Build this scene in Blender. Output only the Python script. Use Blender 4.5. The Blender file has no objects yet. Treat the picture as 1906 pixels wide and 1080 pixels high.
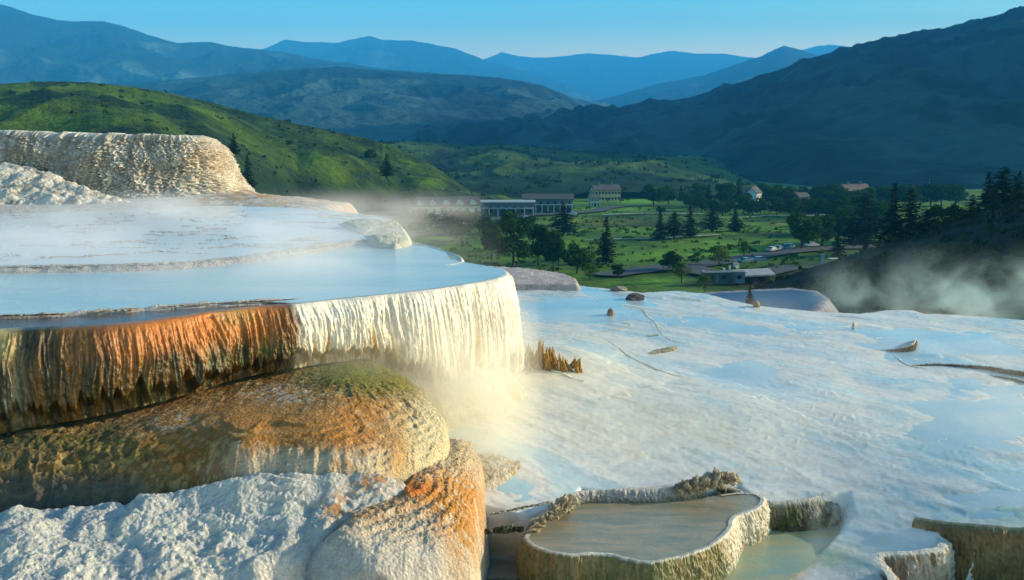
import bpy, math, random
import numpy as np
from mathutils import Vector
random.seed(7); rng = np.random.default_rng(7)
SC = bpy.context.scene; COL = SC.collection
F = 2044.0; TH = math.atan((540-215)/F); CT, ST = math.cos(TH), math.sin(TH)
PI = math.pi
# ------------------------------------------------------------------ measuring helpers (camera stands at the origin)
def ray(px, py):
    x = (px-953.0)/F; y = -(py-540.0)/F
    return np.array([x, CT+y*ST, -ST+y*CT])
def pd(px, py, Y): r = ray(px, py); return r*(Y/r[1])
def pz(px, py, d): r = ray(px, py); return r*(-d/r[2])
def proj(X, Y, Z):
    zc = Y*CT-Z*ST; yc = Y*ST+Z*CT
    return 953+F*X/zc, 540-F*yc/zc
VA, VB = 30.0, 0.031                       # valley floor: z = -(VA + VB*Y)
def pv(px, py):
    r = ray(px, py); t = -VA/(r[2]+VB*r[1]); return r*t
def vz(Y): return -(VA+VB*Y)
# ------------------------------------------------------------------ noise
_p = np.random.default_rng(3).permutation(256); _p = np.concatenate([_p, _p, _p])
_ga = np.random.default_rng(5).random(256)*2*PI; _gx, _gy = np.cos(_ga), np.sin(_ga)
def pn(x, y, s=0):
    x = np.asarray(x, float)+s*17.31; y = np.asarray(y, float)+s*9.77
    xi = np.floor(x).astype(np.int64); yi = np.floor(y).astype(np.int64); xf = x-xi; yf = y-yi
    def g(ix, iy, dx, dy):
        h = _p[_p[ix & 255]+(iy & 255)]; return _gx[h]*dx+_gy[h]*dy
    u = xf*xf*xf*(xf*(xf*6-15)+10); v = yf*yf*yf*(yf*(yf*6-15)+10)
    a = g(xi, yi, xf, yf); b = g(xi+1, yi, xf-1, yf); c = g(xi, yi+1, xf, yf-1); d = g(xi+1, yi+1, xf-1, yf-1)
    return 1.41*((a*(1-u)+b*u)*(1-v)+(c*(1-u)+d*u)*v)
def fbm(x, y, o=4, s=0, g=.5, l=2.03):
    r = 0; a = 1; n = 0
    for k in range(o): r = r+a*pn(x, y, s+k*3.1); n += a; a *= g; x = x*l; y = y*l
    return r/n
def rdg(x, y, o=4, s=0, g=.5, l=2.05):
    r = 0; a = 1; n = 0
    for k in range(o): r = r+a*(1-2*np.abs(pn(x, y, s+k*3.1))); n += a; a *= g; x = x*l; y = y*l
    return r/n
def bil(x, y, o=4, s=0, g=.5, l=2.05): return -rdg(x, y, o, s, g, l)
def ss(a, b, x): t = np.clip((x-a)/(b-a), 0, 1); return t*t*(3-2*t)
def mix(c, c2, w): return c*(1-w[..., None])+np.asarray(c2, float)*w[..., None]
def blob(px, py, cx, cy, rx, ry, n=0): return np.exp(-(((px-cx)/rx)**2+((py-cy)/ry)**2)*(1+n))
def inpoly(x, y, P):
    r = np.zeros(x.shape, bool); n = len(P)
    for i in range(n):
        (x0, y0), (x1, y1) = P[i][:2], P[(i+1) % n][:2]
        if y0 == y1: continue
        r ^= ((y0 > y) != (y1 > y)) & (x < (x1-x0)*(y-y0)/(y1-y0)+x0)
    return r
def pdist(x, y, P, closed=True):
    d = np.full(x.shape, 1e9); n = len(P)
    for i in range(n if closed else n-1):
        ax, ay = P[i][:2]; bx, by = P[(i+1) % n][:2]; vx, vy = bx-ax, by-ay; L = vx*vx+vy*vy+1e-12
        t = np.clip(((x-ax)*vx+(y-ay)*vy)/L, 0, 1); d = np.minimum(d, (x-ax-t*vx)**2+(y-ay-t*vy)**2)
    return np.sqrt(d)
def sdist(x, y, P): d = pdist(x, y, P); return np.where(inpoly(x, y, P), -d, d)
def rbf(pts, lam=0.0):
    P = np.array(pts, float); c = P[:, :2].mean(0); s = P[:, :2].std()+1e-9
    q = (P[:, :2]-c)/s; n = len(q)
    r = np.linalg.norm(q[:, None]-q[None], axis=2); A = np.where(r > 0, r*r*np.log(r+1e-12), 0)+lam*np.eye(n)
    B = np.c_[np.ones(n), q]; M = np.block([[A, B], [B.T, np.zeros((3, 3))]])
    w = np.linalg.solve(M+1e-9*np.eye(n+3), np.r_[P[:, 2], 0, 0, 0])
    def f(X, Y):
        x = (X-c[0])/s; y = (Y-c[1])/s; z = w[n]+w[n+1]*x+w[n+2]*y
        for i in range(n):
            r2 = (x-q[i, 0])**2+(y-q[i, 1])**2+1e-12; z = z+w[i]*0.5*r2*np.log(r2)
        return z
    return f
# ------------------------------------------------------------------ objects
def tag(o, label=None, cat=None, group=None, kind=None):
    for k, v in (('label', label), ('category', cat), ('group', group), ('kind', kind)):
        if v: o[k] = v
    return o
def empty(name, loc=(0, 0, 0), rz=0, **k):
    o = bpy.data.objects.new(name, None); COL.objects.link(o); o.location = loc; o.rotation_euler = (0, 0, rz); o.empty_display_size = .3
    return tag(o, **k)
def mesh(name, V, Fq, mat, parent=None, cols=None, smooth=True, attrs=None, mats=None, mi=None, loc=None):
    """V (n,3); Fq (m,k) int array or list of faces"""
    me = bpy.data.meshes.new(name); V = np.asarray(V, float)
    if isinstance(Fq, np.ndarray):
        k = Fq.shape[1]; me.vertices.add(len(V)); me.vertices.foreach_set('co', V.ravel())
        me.loops.add(Fq.size); me.loops.foreach_set('vertex_index', Fq.ravel().astype(np.int32))
        me.polygons.add(len(Fq)); me.polygons.foreach_set('loop_start', (np.arange(len(Fq))*k).astype(np.int32))
        me.update(calc_edges=True)
    else:
        me.from_pydata([tuple(v) for v in V], [], [tuple(f) for f in Fq]); me.update()
    if smooth: me.polygons.foreach_set('use_smooth', np.ones(len(me.polygons), bool))
    if cols is not None:
        c = np.asarray(cols, float).reshape(-1, 3); a = me.color_attributes.new('Col', 'FLOAT_COLOR', 'POINT')
        a.data.foreach_set('color', np.c_[c, np.ones(len(c))].ravel())
    for an, av in (attrs or {}).items():
        a = me.attributes.new(an, 'FLOAT', 'POINT'); a.data.foreach_set('value', np.asarray(av, float).ravel())
    for m in (mats or [mat]): me.materials.append(m)
    if mi is not None: me.polygons.foreach_set('material_index', np.asarray(mi, np.int32))
    o = bpy.data.objects.new(name, me); COL.objects.link(o)
    if parent is not None: o.parent = parent
    if loc is not None: o.location = loc
    return o
def gridf(n, m, keep=None):
    i = np.arange(n-1)[:, None]*m+np.arange(m-1)[None]
    q = np.stack([i, i+1, i+m+1, i+m], -1)
    return q.reshape(-1, 4) if keep is None else q[keep]
def gmesh(name, X, Y, Z, mat, cols=None, parent=None, keep=None, attrs=None, flip=False):
    n, m = X.shape; q = gridf(n, m, keep)
    if flip: q = q[:, ::-1]
    V = np.stack([X, Y, Z], -1).reshape(-1, 3)
    if keep is not None:                                   # drop the loose points
        u, inv = np.unique(q, return_inverse=True); q = inv.reshape(q.shape); V = V[u]
        if cols is not None: cols = np.asarray(cols).reshape(-1, 3)[u]
        if attrs: attrs = {k: np.asarray(v).ravel()[u] for k, v in attrs.items()}
    return mesh(name, V, np.ascontiguousarray(q), mat, parent, cols, attrs=attrs)
# ------------------------------------------------------------------ materials
def newmat(name):
    m = bpy.data.materials.new(name); m.use_nodes = True; nt = m.node_tree; nt.nodes.clear()
    return m, nt, nt.nodes, nt.links
def nd(ns, t, **k):
    n = ns.new(t)
    for a, v in k.items():
        if hasattr(n, a): setattr(n, a, v)
        else: n.inputs[a].default_value = v
    return n
def noise(ns, ls, vec, scale, detail=4, rough=.55, dist=0):
    n = nd(ns, 'ShaderNodeTexNoise', Scale=scale, Detail=detail, Roughness=rough, Distortion=dist); ls.new(vec, n.inputs['Vector']); return n.outputs['Fac']
def maprange(ns, ls, v, a, b, c, d):
    n = nd(ns, 'ShaderNodeMapRange'); ls.new(v, n.inputs[0])
    for i, x in enumerate((a, b, c, d)): n.inputs[i+1].default_value = x
    return n.outputs[0]
def mixc(ns, ls, f, a, b, bt='MIX'):
    n = nd(ns, 'ShaderNodeMix', data_type='RGBA', blend_type=bt)
    for i, v in ((0, f), (6, a), (7, b)):
        if hasattr(v, 'links'): ls.new(v, n.inputs[i])
        else: n.inputs[i].default_value = v if i == 0 else (*v, 1)
    return n.outputs[2]
def math_(ns, ls, op, a, b=0.0):
    n = nd(ns, 'ShaderNodeMath', operation=op)
    for i, v in ((0, a), (1, b)):
        if hasattr(v, 'links'): ls.new(v, n.inputs[i])
        else: n.inputs[i].default_value = v
    return n.outputs[0]
def mineral(name, rough=.65, sc=(6, 30, 90), bump=.03, var=.35, stretch=(1, 1, 1), spec=.3, vor=0, sss=0.0):
    """crusty stone: colour attribute 'Col', wetness attribute 'wet'"""
    m, nt, ns, ls = newmat(name); out = nd(ns, 'ShaderNodeOutputMaterial'); b = nd(ns, 'ShaderNodeBsdfPrincipled')
    ls.new(b.outputs[0], out.inputs[0])
    tc = nd(ns, 'ShaderNodeTexCoord'); mp = nd(ns, 'ShaderNodeMapping'); mp.inputs['Scale'].default_value = stretch; ls.new(tc.outputs['Object'], mp.inputs[0]); v = mp.outputs[0]
    at = nd(ns, 'ShaderNodeAttribute', attribute_name='Col'); wt = nd(ns, 'ShaderNodeAttribute', attribute_name='wet')
    n1 = noise(ns, ls, v, sc[0], 5, .6); n2 = noise(ns, ls, v, sc[1], 5, .6); n3 = noise(ns, ls, v, sc[2], 3, .6)
    f = maprange(ns, ls, math_(ns, ls, 'ADD', n1, n2), .7, 1.3, 1-var, 1+var*.7)
    cc = nd(ns, 'ShaderNodeCombineColor'); [ls.new(f, cc.inputs[i]) for i in range(3)]
    ls.new(mixc(ns, ls, 1.0, at.outputs['Color'], cc.outputs[0], 'MULTIPLY'), b.inputs['Base Color'])
    h = math_(ns, ls, 'ADD', n2, math_(ns, ls, 'MULTIPLY', n3, .5))
    if vor:
        vo = nd(ns, 'ShaderNodeTexVoronoi', Scale=vor); ls.new(v, vo.inputs['Vector']); h = math_(ns, ls, 'ADD', h, math_(ns, ls, 'MULTIPLY', vo.outputs['Distance'], .8))
    bp = nd(ns, 'ShaderNodeBump', Strength=1.0, Distance=bump); ls.new(h, bp.inputs['Height']); ls.new(bp.outputs[0], b.inputs['Normal'])
    r = math_(ns, ls, 'SUBTRACT', rough, math_(ns, ls, 'MULTIPLY', wt.outputs['Fac'], rough-.12))
    ls.new(math_(ns, ls, 'ADD', r, maprange(ns, ls, n2, .3, .7, -.06, .1)), b.inputs['Roughness'])
    ls.new(math_(ns, ls, 'ADD', spec, math_(ns, ls, 'MULTIPLY', wt.outputs['Fac'], .25)), b.inputs['Specular IOR Level'])
    if sss:
        b.inputs['Subsurface Weight'].default_value = sss; b.inputs['Subsurface Radius'].default_value = (.08, .05, .02)
    return m
def watermat(name, c1, c2, sc=.35, rough=.12, wave=.012, stretch=(.5, 2.0, 1), spec=.5, attr=False):
    m, nt, ns, ls = newmat(name); out = nd(ns, 'ShaderNodeOutputMaterial'); b = nd(ns, 'ShaderNodeBsdfPrincipled'); ls.new(b.outputs[0], out.inputs[0])
    tc = nd(ns, 'ShaderNodeTexCoord'); mp = nd(ns, 'ShaderNodeMapping'); mp.inputs['Scale'].default_value = stretch; ls.new(tc.outputs['Object'], mp.inputs[0])
    n1 = noise(ns, ls, mp.outputs[0], sc, 4, .6, .5); n2 = noise(ns, ls, tc.outputs['Object'], 5, 4, .6, .4); n3 = noise(ns, ls, mp.outputs[0], 22, 3, .6)
    f = maprange(ns, ls, math_(ns, ls, 'ADD', n1, math_(ns, ls, 'MULTIPLY', n3, .25)), .48, .78, 0, 1)
    ls.new(mixc(ns, ls, f, c1, c2), b.inputs['Base Color'])
    bp = nd(ns, 'ShaderNodeBump', Strength=1.0, Distance=wave); ls.new(math_(ns, ls, 'ADD', n2, math_(ns, ls, 'MULTIPLY', n3, .35)), bp.inputs['Height']); ls.new(bp.outputs[0], b.inputs['Normal'])
    b.inputs['Roughness'].default_value = rough; b.inputs['Specular IOR Level'].default_value = spec
    return m
def ground(name, sc=(.01, .06, .4), var=.4, rough=.9, bump=.5, stretch=(1, 1, 1)):
    m, nt, ns, ls = newmat(name); out = nd(ns, 'ShaderNodeOutputMaterial'); b = nd(ns, 'ShaderNodeBsdfPrincipled'); ls.new(b.outputs[0], out.inputs[0])
    tc = nd(ns, 'ShaderNodeTexCoord'); mp = nd(ns, 'ShaderNodeMapping'); mp.inputs['Scale'].default_value = stretch; ls.new(tc.outputs['Object'], mp.inputs[0]); v = mp.outputs[0]
    at = nd(ns, 'ShaderNodeAttribute', attribute_name='Col')
    n1 = noise(ns, ls, v, sc[0], 6, .6); n2 = noise(ns, ls, v, sc[1], 6, .65); n3 = noise(ns, ls, v, sc[2], 4, .65)
    f = maprange(ns, ls, math_(ns, ls, 'ADD', n1, math_(ns, ls, 'ADD', n2, n3)), 1.15, 1.85, 1-var, 1+var)
    cc = nd(ns, 'ShaderNodeCombineColor'); [ls.new(f, cc.inputs[i]) for i in range(3)]
    ls.new(mixc(ns, ls, 1.0, at.outputs['Color'], cc.outputs[0], 'MULTIPLY'), b.inputs['Base Color'])
    bp = nd(ns, 'ShaderNodeBump', Strength=1.0, Distance=bump); ls.new(math_(ns, ls, 'ADD', n2, n3), bp.inputs['Height']); ls.new(bp.outputs[0], b.inputs['Normal'])
    b.inputs['Roughness'].default_value = rough; b.inputs['Specular IOR Level'].default_value = .1
    return m
def plain(name, c, rough=.7, var=.2, sc=2.0, spec=.3, metal=0):
    m, nt, ns, ls = newmat(name); out = nd(ns, 'ShaderNodeOutputMaterial'); b = nd(ns, 'ShaderNodeBsdfPrincipled'); ls.new(b.outputs[0], out.inputs[0])
    tc = nd(ns, 'ShaderNodeTexCoord'); f = maprange(ns, ls, noise(ns, ls, tc.outputs['Object'], sc, 4, .6), .3, .7, 1-var, 1+var)
    cc = nd(ns, 'ShaderNodeCombineColor'); [ls.new(f, cc.inputs[i]) for i in range(3)]
    ls.new(mixc(ns, ls, 1.0, c, cc.outputs[0], 'MULTIPLY'), b.inputs['Base Color']); b.inputs['Roughness'].default_value = rough; b.inputs['Specular IOR Level'].default_value = spec; b.inputs['Metallic'].default_value = metal
    return m
def leafmat(name, c1, c2, trans=.3):
    m, nt, ns, ls = newmat(name); out = nd(ns, 'ShaderNodeOutputMaterial'); d = nd(ns, 'ShaderNodeBsdfDiffuse'); t = nd(ns, 'ShaderNodeBsdfTranslucent'); mx = nd(ns, 'ShaderNodeMixShader', Fac=trans)
    ls.new(d.outputs[0], mx.inputs[1]); ls.new(t.outputs[0], mx.inputs[2]); ls.new(mx.outputs[0], out.inputs[0])
    at = nd(ns, 'ShaderNodeAttribute', attribute_name='tone'); oi = nd(ns, 'ShaderNodeObjectInfo')
    f = math_(ns, ls, 'ADD', math_(ns, ls, 'MULTIPLY', at.outputs['Fac'], .7), math_(ns, ls, 'MULTIPLY', oi.outputs['Random'], .3))
    c = mixc(ns, ls, f, c1, c2); ls.new(c, d.inputs[0]); ls.new(c, t.inputs[0])
    return m
def volmat(name, dens, scale, color=(1, .98, .95), lo=.45, hi=.75, aniso=.2, fall=(0, 1), stretch=(1, 1, 1), side=True):
    """steam: noise clumps that thin out upward and towards the sides of their box (Generated coordinates)"""
    m, nt, ns, ls = newmat(name); out = nd(ns, 'ShaderNodeOutputMaterial'); v = nd(ns, 'ShaderNodeVolumePrincipled'); ls.new(v.outputs[0], out.inputs['Volume'])
    v.inputs['Color'].default_value = (*color, 1); v.inputs['Anisotropy'].default_value = aniso
    tc = nd(ns, 'ShaderNodeTexCoord'); mp = nd(ns, 'ShaderNodeMapping'); mp.inputs['Scale'].default_value = stretch; ls.new(tc.outputs['Object'], mp.inputs[0])
    n = noise(ns, ls, mp.outputs[0], scale, 3, .55, .6); f = maprange(ns, ls, n, lo, hi, 0, 1)
    sp = nd(ns, 'ShaderNodeSeparateXYZ'); ls.new(tc.outputs['Generated'], sp.inputs[0])
    z = maprange(ns, ls, sp.outputs[2], fall[0], fall[1], 1, 0); z = math_(ns, ls, 'POWER', z, 1.5); f = math_(ns, ls, 'MULTIPLY', f, z)
    if side:
        for i in (0, 1):
            a = math_(ns, ls, 'MULTIPLY', math_(ns, ls, 'MULTIPLY', sp.outputs[i], 4.0), math_(ns, ls, 'SUBTRACT', 1.0, sp.outputs[i]))
            f = math_(ns, ls, 'MULTIPLY', f, maprange(ns, ls, a, 0, .7, 0, 1))
    ls.new(math_(ns, ls, 'MULTIPLY', f, dens), v.inputs['Density'])
    return m
M_DRAPE = mineral('drapery_stone', .55, (3, 18, 60), .02, .3, (1, 1, .35), .35, sss=.0)
M_ROUGH = mineral('rough_travertine', .8, (5, 26, 80), .05, .3, (1, 1, 1), .2, vor=16)
M_CRUST = mineral('white_crust', .85, (4, 22, 70), .06, .18, (1, 1, 1), .15, vor=11)
M_FLOW = mineral('wet_travertine', .5, (1.2, 9, 40), .007, .12, (.8, 1, 1), .35)
M_CLIFF = mineral('cliff_travertine', .8, (1.5, 7, 25), .09, .25, (1, 1, .6), .2)
M_POOL = watermat('milky_blue_water', (.40, .58, .64), (.56, .68, .70), .22, .13, .012)
M_UPOOL = watermat('pale_pool_water', (.60, .66, .70), (.68, .70, .71), .15, .16, .012)
M_BASIN = watermat('ochre_pool_water', (.36, .28, .17), (.20, .20, .14), 1.6, .16, .012)
M_LEDGE = watermat('ledge_water', (.09, .10, .13), (.14, .07, .04), 1.2, .1, .012, (.3, 2.0, 1))
M_BLUE = watermat('deep_blue_water', (.006, .035, .12), (.015, .06, .15), .12, .3, .02, spec=.04)
M_FARP = watermat('sky_blue_water', (.12, .42, .60), (.36, .58, .64), .3, .14, .008)
M_DPOOL = watermat('dark_pool_water', (.02, .035, .035), (.05, .06, .05), .6, .06, .01)
M_GRASS = ground('meadow_grass', (.02, .09, .5), .45, .9, .4, (1, .5, 1))
M_HILL = ground('hillside_grass', (.012, .06, .35), .6, .95, 2.0)
M_MOUNT = ground('mountain_slope', (.0012, .006, .03), .45, .95, 12)
M_ROAD = plain('asphalt', (.06, .065, .07), .85, .2, .3)
M_PATH = plain('pale_path', (.35, .34, .30), .9, .2, .3)
M_BARK = plain('bark', (.07, .05, .035), .9, .3, 3)
M_CON = leafmat('conifer_needles', (.004, .011, .007), (.018, .036, .010), .10)
M_DEC = leafmat('broad_leaves', (.004, .015, .006), (.055, .125, .014), .28)
M_LIGHT = leafmat('young_leaves', (.04, .08, .010), (.12, .20, .02), .35)
# ------------------------------------------------------------------ builders of travertine
def smooth_path(P, n, it=2):
    P = np.array(P, float)
    for _ in range(it):
        Q = [P[0]]
        for a, b in zip(P[:-1], P[1:]): Q += [a*.75+b*.25, a*.25+b*.75]
        P = np.array(Q+[P[-1]])
    s = np.r_[0, np.cumsum(np.linalg.norm(np.diff(P[:, :2], axis=0), axis=1))]
    t = np.linspace(0, s[-1], n); return np.stack([np.interp(t, s, P[:, k]) for k in range(3)], 1), t
def wall(name, path, bots, mat, colf, ncol=600, nrow=120, lip=.12, flare=.15, amp=.12, freq=3.0, under=0, seed=0, side=1, parent=None, it=2, wob=.02, world=False, te=(.55, .2), rimup=0.0, bulge=0., fine=.02, inner=.35, exp=1.4, dip=.10, te2=0.0):
    """a dripstone wall hanging from a rim line; side=1: outward is right of the direction of travel"""
    P = np.array(path if world else [pz(*p) for p in path]); P, s = smooth_path(P, ncol, it)
    T = np.gradient(P[:, :2], axis=0); T /= np.linalg.norm(T, axis=1)[:, None]+1e-9
    N = np.stack([T[:, 1], -T[:, 0]], 1)*side
    k = 9; pad = np.pad(N, ((k, k), (0, 0)), 'edge'); N = np.stack([np.convolve(pad[:, c], np.ones(2*k+1)/(2*k+1), 'valid') for c in (0, 1)], 1); N /= np.linalg.norm(N, axis=1)[:, None]+1e-9
    fr = s/s[-1]; zb = -np.interp(fr, [b[0] for b in bots], [b[1] for b in bots])
    S = s[:, None]; t = np.linspace(0, 1, nrow)[None]
    nl = .16; a = np.clip(t/nl, 0, 1)*PI/2; tt = np.clip((t-nl)/(1-nl), 0, 1)
    H = (P[:, 2]-zb)[:, None]
    r = lip*(1+.35*fbm(S*freq*.5, S*0, 3, seed+1))
    off = -inner*(1-np.clip(t/.03, 0, 1))-r+r*np.sin(a)+flare*tt**exp+bulge*np.sin(PI*tt)
    z = -r+r*np.cos(a)-(H-r)*tt
    big = fbm(S*freq*.22+0*t, tt*.4, 3, seed+4)
    warp = .25*fbm(S*.8*freq*.4, tt*1.5, 2, seed+9)
    d1 = rdg(S*freq+warp*2, tt*.55+big, 3, seed, .55); d2 = rdg(S*freq*2.7+warp*3, tt*.9, 3, seed+2)
    env = ss(.0, .35, t)*(1-.25*tt)
    dr = amp*(.65*d1+.35*d2+.4)*env+amp*1.3*big*ss(0, .2, t)+fine*fbm(S*14, tt*H*9, 3, seed+6)*ss(.03, .15, t)
    if under:
        e = te[0]-te2*ss(.55, .7, fr)[:, None]+te[1]*(rdg(S*freq*.8, S*0, 3, seed+7)+.3*fbm(S*freq*4, S*0, 2, seed+8)); dr = dr-under*ss(e-.06, e+.1, tt)
    off = off+dr
    z = z-dip*(1-np.clip(t/.05, 0, 1))*ss(.1, .3, inner)+wob*fbm(S*2.3, 0*t, 4, seed+11)*np.ones_like(t)+rimup*np.exp(-((t-.06)/.05)**2)
    X = P[:, 0, None]+N[:, 0, None]*off; Y = P[:, 1, None]+N[:, 1, None]*off; Z = P[:, 2, None]+z
    c, w = colf(S+0*t, fr[:, None]+0*t, t+0*S, tt+0*S, d1+0*t, big+0*S)
    return gmesh(name, X, Y, Z, mat, c, parent, attrs={'wet': w}, flip=(side == 1))
def sheet(name, x0, x1, Y0, Y1, nu, nv, zf, colf, mat, parent=None, poly=None, world=False, keepf=None):
    v = np.linspace(0, 1, nv)[:, None]; u = np.linspace(0, 1, nu)[None]
    if world: Y = Y0+(Y1-Y0)*v+0*u; X = x0+(x1-x0)*u+0*v
    else: Y = Y0*(Y1/Y0)**v+0*u; X = (x0+(x1-x0)*u-953)/F*Y
    Z = zf(X, Y); keep = None
    if poly is not None:
        xc = (X[:-1, :-1]+X[1:, 1:])/2; yc = (Y[:-1, :-1]+Y[1:, 1:])/2; keep = inpoly(xc, yc, poly)
    if keepf is not None: k = keepf(X, Y, Z); keep = k[:-1, :-1] | k[1:, 1:] | k[1:, :-1] | k[:-1, 1:]
    c, w = colf(X, Y, Z) if colf else (None, None)
    return gmesh(name, X, Y, Z, mat, c, parent, keep, attrs=({'wet': w} if w is not None else None))
def mound(name, ctrl, outline, zdet, colf, mat, nu=420, nv=420, fall=1.6, marg=.6, parent=None, soft=.07, rnd=0, rr=.5):
    """ctrl / outline: (px, py, Y) seen points; the surface falls away outside the outline"""
    O = [pd(*p) for p in outline]; C = [pd(*p) for p in ctrl]; f = rbf(O+C, .0005)
    A = np.array(O); x0, x1 = A[:, 0].min()-marg, A[:, 0].max()+marg; y0, y1 = A[:, 1].min()-marg, A[:, 1].max()+marg
    def zf(X, Y):
        d = sdist(X, Y, O); g = np.maximum(d, 0); z = f(X, Y)
        z = np.where(d > 0, np.minimum(z, A[:, 2].max()+.1), z)
        if rnd: z = z-rnd*np.clip(1+d/rr, 0, 1)**2
        return z+zdet(X, Y, z)-fall*(np.sqrt(g*g+soft*soft)-soft)*(1+g)
    return sheet(name, x0, x1, y0, y1, nu, nv, zf, colf, mat, parent, world=True)
def crust(name, path, rad, mat, colf, n=260, m=40, amp=.6, freq=6, seed=0, parent=None, world=False, label=None, cat=None, group=None, flat=.7, it=2):
    """a knobbly crust ridge lying along a line; rad: one radius or one per path point"""
    P0 = np.array(path if world else [pz(*p) for p in path]); rr = np.array(rad if hasattr(rad, '__len__') else [rad]*len(P0), float)
    P, s = smooth_path(P0, n, it); s0 = np.linspace(0, 1, len(P0)); R = np.interp(s/s[-1], s0, rr)*np.minimum(1, np.sin(PI*np.clip(s/s[-1], .0, 1))*4+.02)
    T = np.gradient(P[:, :2], axis=0); T /= np.linalg.norm(T, axis=1)[:, None]+1e-9; N = np.stack([T[:, 1], -T[:, 0]], 1)
    a = np.linspace(-.25*PI, 1.25*PI, m)[None]; S = s[:, None]; q = a*R.mean()
    h = 1+amp*bil(S*freq/1+0*a, q*freq, 4, seed, .55)+.5*amp*fbm(S*freq*.3, 0*a, 2, seed+5); r = R[:, None]*np.maximum(h, .1)
    X = P[:, 0, None]+N[:, 0, None]*np.cos(a)*r; Y = P[:, 1, None]+N[:, 1, None]*np.cos(a)*r; Z = P[:, 2, None]+np.sin(a)*r*flat
    c, w = colf(S+0*a, np.sin(a)+0*S, h)
    o = gmesh(name, X, Y, Z, mat, c, parent, attrs={'wet': w}); 
    return tag(o, label, cat, group)
def C(*c): return np.array(c, float)
def full(shape, c): return np.ones(tuple(shape)+(1,))*C(*c)
WHITE = (.74, .72, .68); CREAM = (.72, .62, .40); OCHRE = (.50, .28, .06); ORANGE = (.52, .17, .025); BROWN = (.16, .075, .02); GREEN = (.15, .19, .02); DARK = (.035, .032, .015); TEAL = (.45, .60, .62)
# ================================================================== world, sun, camera
SUN_AZ, SUN_EL = math.radians(13), math.radians(17.5)     # azimuth measured from +X towards +Y (right and behind the scene)
sd = Vector((math.cos(SUN_EL)*math.cos(SUN_AZ), math.cos(SUN_EL)*math.sin(SUN_AZ), math.sin(SUN_EL)))
W = bpy.data.worlds.new('World'); SC.world = W; W.use_nodes = True; wn, wl = W.node_tree.nodes, W.node_tree.links; wn.clear()
wo = wn.new('ShaderNodeOutputWorld'); bg = wn.new('ShaderNodeBackground'); sk = wn.new('ShaderNodeTexSky'); sk.sky_type = 'NISHITA'; sk.sun_disc = False
sk.sun_elevation = SUN_EL; sk.sun_rotation = PI/2-SUN_AZ; sk.air_density = 1.0; sk.dust_density = 2.5; sk.ozone_density = 1.5
hs = wn.new('ShaderNodeMix'); hs.data_type = 'RGBA'; hs.blend_type = 'MULTIPLY'; hs.inputs[0].default_value = 1; hs.inputs[7].default_value = (.60, .92, 1.06, 1)
wl.new(sk.outputs[0], hs.inputs[6])
wt_ = wn.new('ShaderNodeTexCoord'); wz = wn.new('ShaderNodeSeparateXYZ'); wl.new(wt_.outputs['Generated'], wz.inputs[0])   # brighter, paler air close to the horizon
r1 = wn.new('ShaderNodeValToRGB'); wl.new(wz.outputs[2], r1.inputs[0]); cr = r1.color_ramp; cr.elements[0].position = .03; cr.elements[0].color = (16.0, 7.8, 3.9, 1); cr.elements[1].position = .30; cr.elements[1].color = (1, 1, 1, 1); e_ = cr.elements.new(.075); e_.color = (5.0, 4.4, 2.6, 1); e_ = cr.elements.new(.115); e_.color = (.5, 1.8, 1.6, 1)
h2 = wn.new('ShaderNodeMix'); h2.data_type = 'RGBA'; h2.blend_type = 'MULTIPLY'; h2.inputs[0].default_value = 1; wl.new(hs.outputs[2], h2.inputs[6]); wl.new(r1.outputs[0], h2.inputs[7]); wl.new(h2.outputs[2], bg.inputs[0]); wl.new(bg.outputs[0], wo.inputs[0]); bg.inputs[1].default_value = .10
sl = bpy.data.lights.new('sun', 'SUN'); sl.energy = 5.0; sl.angle = math.radians(.6); sl.color = (1, .80, .50); so = bpy.data.objects.new('sun', sl); COL.objects.link(so)
so.rotation_euler = sd.to_track_quat('Z', 'Y').to_euler()
cam = bpy.data.cameras.new('camera'); co = bpy.data.objects.new('camera', cam); COL.objects.link(co); SC.camera = co
cam.sensor_width = 36; cam.lens = 36*F/1906; cam.clip_start = .5; cam.clip_end = 60000; co.rotation_euler = (PI/2-TH, 0, 0)
SC.view_settings.view_transform = 'Standard'; SC.view_settings.look = 'None'; SC.view_settings.exposure = 1.0; SC.view_settings.gamma = 1
cy = SC.cycles; cy.max_bounces = 6; cy.diffuse_bounces = 3; cy.glossy_bounces = 3; cy.transmission_bounces = 2; cy.volume_bounces = 4; cy.transparent_max_bounces = 6; cy.caustics_reflective = False; cy.caustics_refractive = False
cy.sample_clamp_indirect = 4; cy.use_denoising = True; cy.volume_step_rate = 1.0; cy.volume_max_steps = 128
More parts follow.
